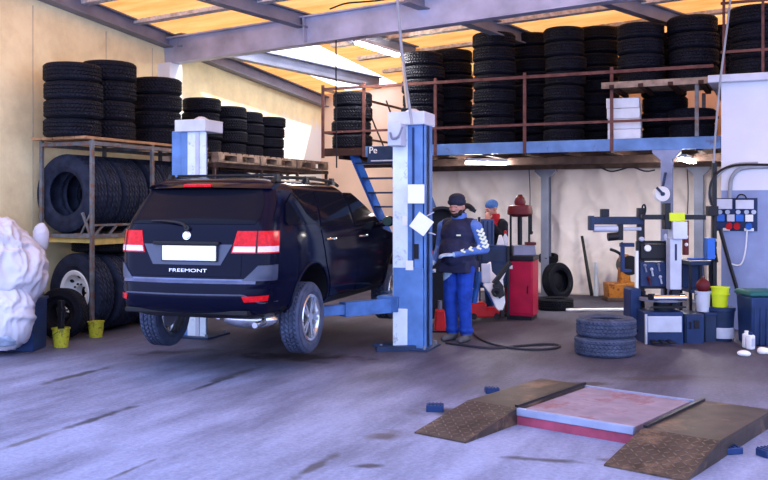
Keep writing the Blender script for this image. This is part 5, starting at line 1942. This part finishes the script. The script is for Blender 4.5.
# red cabinet and press
b = K(522, 13.2, 'tool_cabinet', 'crimson steel cabinet with a black top behind the mechanic', 'cabinet', TH + R(-20))
MB().b2((-.20, -.22, .06), (.20, .22, .86)).build('body', 'crimson', b.e, .012)
MB().b2((-.21, -.24, .86), (.21, .24, .93)).build('top', 'black_metal', b.e, .008)
MB().b2((-.185, -.234, .10), (.185, -.22, .84)).build('door', 'crimson', b.e, .006)
MB().b2((-.17, -.24, .74), (-.09, -.234, .79)).build('sticker', 'paper', b.e)
MB().b2((-.18, -.2, 0), (.18, .2, .06)).build('plinth', 'black_metal', b.e)
MB().tube([(.13, -.234, .50), (.13, -.26, .49), (.13, -.26, .40), (.13, -.234, .39)], .009, 6).build('handle', 'black_metal', b.e)
c = b.e.location
e = thing('bench_press', 'dark red press with three legs standing on the crimson cabinet', 'press', (c.x, c.y, .93), TH)
k_ = 13.2 / F
MB().lathe([(0, .56), (.10, .56), (.185, .60), (.185, .64), (.17, .72), (.11, .735), (0, .735)], (-.03, 0, 0), seg=28).build('head', 'dark_red', e)
MB().lathe([(.075, .735), (.085, .78), (.065, .84), (.05, .85), (.03, .89), (0, .89)], (-.03, 0, 0), seg=20).build('top_knob', 'dark_red', e)
for (x, y_) in ((-.17, -.03), (-.03, .13), (.10, -.03)):
    MB().cyl((x, y_, 0), (x, y_, .60), .017, seg=10).build('leg', 'black_metal', e)
MB().cyl((-.03, 0, .12), (-.03, 0, .58), .032, seg=14).build('spindle', 'black_metal', e)
MB().cyl((.13, -.02, .62), (.13, -.02, .34), .016, seg=10).ball((.13, -.02, .33), .03, seg=10, rings=8).build('lever', 'black_metal', e)
MB().box((.02, 0, .075), (.34, .26, .15), top=(.9, .9)).build('bed', 'steel_grey', e, .01)
MB().box((.12, -.02, .17), (.14, .2, .04)).build('vise_jaw', 'dark_red', e, .006)

# tyres behind the red cabinet
c = G(553, 310)
tyre('small', (c.x, c.y + .1, 0), 'black tyre with a pale edge lying flat behind the crimson cabinet', 'tyres behind the crimson cabinet', (0, 0, .4), (1, 1, .95))
MB_ = MB().lathe([(.222, .186), (.262, .186), (.262, .192), (.222, .192)], seg=40, closed=True).build('chalk_ring', 'foam')
MB_.parent = [o for o in bpy.data.objects if o.get('label') == 'black tyre with a pale edge lying flat behind the crimson cabinet'][0]
c = G(553, 300)
tyre('car', (c.x, c.y, .325), 'black tyre leaning upright behind the crimson cabinet', 'tyres behind the crimson cabinet', (R(82), 0, TH + R(38)), (.95, .95, .95))
up = [o for o in bpy.data.objects if o.get('label') == 'black tyre leaning upright behind the crimson cabinet'][0]
MB().lathe([(0, .10), (.10, .09), (.19, .06), (.222, .03), (.222, .05), (.19, .09), (.10, .12), (0, .13)], seg=32).build('rim', 'black_metal', up)
c = P(547, 272, 16.55)
tyre('small', (c.x, c.y + .1, .62), 'black tyre resting on top of the one leaning behind the crimson cabinet', 'tyres behind the crimson cabinet', (R(12), 0, TH * .5), (.6, .6, .7))

# bar, pipe and orange stand at the back
p0, p1 = G(592, 297), V(582, 236, VB - .42)
o = MB().tube([(0, 0, .02), (p1 - p0) * .55, p1 - p0], [.035, .03, .026], 8).build('pry_bar', 'black_metal')
o.location = p0
tag(o, 'long dark bar leaning against the plastic sheet', 'bar')
o = MB().tube([(0, 0, .03), Vector((V(592, 262, VB - .45) - p0))], [.05, .035], 8).build('broom', 'light_grey')
o.location = p0 + Vector((.10, -.12, 0))
tag(o, 'pale short stick leaning beside the long dark bar at the sheet', 'stick')
a, b_ = G(566, 311.5), G(633, 311)
o = MB().tube([(0, 0, .025), Vector((b_.x - a.x, b_.y - a.y, .025))], .025, 10).build('white_pipe', 'paper')
o.location = a
tag(o, 'white pipe lying on the floor beyond the pair of tyres', 'pipe')
b = K(622, 15.6, 'grinder_stand', 'orange rusty stand with a dark upright motor and lever before the plastic sheet', 'machine')
MB().box((0, .1, .17), (.50, .36, .30), top=(1.08, 1)).build('base', 'orange', b.e, .03)
MB().box((0, .1, .035), (.56, .42, .07)).build('foot', 'rusty_dark', b.e, .01)
MB().box((.06, .1, .56), (.20, .2, .50), top=(.7, .8)).build('upright', 'orange', b.e, .02)
MB().cyl((.14, .0, .62), (.14, .3, .62), .17, seg=24).build('motor', 'black_metal', b.e)
MB().tube([(.03, .05, .78), (-.08, .03, .86), (-.20, .02, .90)], .026, 8, smooth=2).build('lever', 'black_metal', b.e)
MB().tube([(.05, .08, .8), (.02, .08, 1.02)], .018, 8).build('rod', 'black_metal', b.e)

# ================================================================ scissor lift plate and ramps in front
z0 = .125
def GZ(x, y): return G(x, y, z0)
A, B_ = GZ(517, 408), GZ(597, 386)
Cc, Dd = GZ(640, 424), GZ(708, 398)
al = ((B_ - A).normalized() + (Dd - Cc).normalized()).normalized()
cr = Vector((al.y, -al.x, 0))
al = (al - cr * .076).normalized()
cr = Vector((al.y, -al.x, 0))
O = A.copy()
L = ((B_ - A).length + (Dd - Cc).length) / 2
Wd = (Cc - A).dot(cr)
WT = (A - GZ(463, 402)).length
pf = thing('lift_platform', 'low steel lift table with two brown checker runways, ramps and a pinkish middle plate', 'platform', (O.x, O.y, 0), math.atan2(-al.x, al.y))
# local: x = across (cr), y = along (al)
MB().b2((0.02, .04, .02), (Wd - .02, L - .02, z0 - .015)).build('middle_plate', 'panel_pink', pf, .004)
MB().b2((0, -.01, z0 - .055), (Wd, .03, z0)).build('front_channel', 'col_grey', pf, .004)
MB().b2((0, .0, .0), (Wd, .025, z0 - .055)).build('front_band', 'band_red', pf)
MB().b2((.0, L - .03, .02), (Wd, L, z0 - .005)).build('rear_channel', 'col_grey', pf)
Wd += .06
for (x0, x1) in ((-WT, 0), (Wd, Wd + WT * 1.2)):
    b = MB().b2((x0, 0, z0 - .02), (x1, L, z0))
    b.b2((x0, 0, .0), (x0 + .02, L, z0 - .02)).b2((x1 - .02, 0, .0), (x1, L, z0 - .02)).b2((x0, L - .02, 0), (x1, L, z0 - .02))
    rw_ = b.build('runway', 'ramp_steel', pf, .003)
    MB().b2((x1 - .03 if x0 < 0 else x0, .02, z0), (x1 if x0 < 0 else x0 + .03, L, z0 + .018)).build('wheel_stop', 'black_metal', rw_)
    # sloping ramp with raised checker pattern
    rl = .70 if x0 < 0 else .60
    dy, dz = -rl, -z0 + .012
    b = MB().add([(x0, 0, z0), (x1, 0, z0), (x1, -rl, .012), (x0, -rl, .012), (x0, 0, z0 - .015), (x1, 0, z0 - .015), (x1, -rl, 0), (x0, -rl, 0)],
                 [[0, 1, 2, 3], [7, 6, 5, 4], [0, 4, 5, 1], [1, 5, 6, 2], [2, 6, 7, 3], [3, 7, 4, 0]])
    b.add([(x1 - .012, 0, 0), (x1, 0, 0), (x1, 0, z0 - .015), (x1 - .012, 0, z0 - .015), (x1 - .012, -rl, 0), (x1, -rl, 0)], [[0, 1, 2, 3], [0, 4, 5, 1], [1, 5, 2], [0, 3, 4], [3, 2, 5, 4]])
    b.add([(x0, 0, 0), (x0 + .012, 0, 0), (x0 + .012, 0, z0 - .015), (x0, 0, z0 - .015), (x0, -rl, 0), (x0 + .012, -rl, 0)], [[0, 1, 2, 3], [0, 4, 5, 1], [1, 5, 2], [0, 3, 4], [3, 2, 5, 4]])
    sl = Vector((0, dy, dz)).normalized()
    nrm = Vector((0, -sl.z, sl.y)) * -1
    if nrm.z < 0: nrm = -nrm
    nx, ny = int((x1 - x0) / .05), int(rl / .05)
    for i in range(nx):
        for j in range(ny):
            c_ = Vector((x0 + (i + .5) * (x1 - x0) / nx, 0, z0)) + sl * (j + .5) * (rl / ny)
            a_ = R(45 if (i + j) % 2 else -45)
            d_ = Vector((math.cos(a_), 0, 0)) + sl * math.sin(a_)
            b.beam(c_ - d_ * .019, c_ + d_ * .019, .009, .006, 1, up=nrm)
    b.build('ramp', ['ramp_steel', 'tread_worn'], pf, 0, angle=20)
# rubber blocks
gbk = 'rubber lift blocks on the floor'
for i, (px, py, sz, lab) in enumerate(((435, 411, (.14, .10, .055), 'small blue rubber block on the floor beside the ramp nearer the car'), (492, 393, (.12, .09, .05), 'small blue rubber block behind the runway nearer the car'),
                                       (729, 453, (.15, .10, .045), 'dark block on the floor beside the outer ramp'), (768, 456, (.12, .1, .05), 'dark block at the edge of view beyond the outer ramp'))):
    c = G(px, py)
    e = thing('rubber_block', lab, 'block', c, R(20 + 9 * i), gbk)
    MB().box((0, 0, sz[2] / 2), sz).build('body', ['mid_blue', 'mid_blue', 'dark_blue', 'dark_blue'][i], e, .006)
    b = MB()
    for k in range(4):
        b.box((-.045 + .03 * k, 0, sz[2] + .003), (.012, sz[1] * .9, .008))
    b.build('grip', ['mid_blue', 'mid_blue', 'dark_blue', 'dark_blue'][i], e)
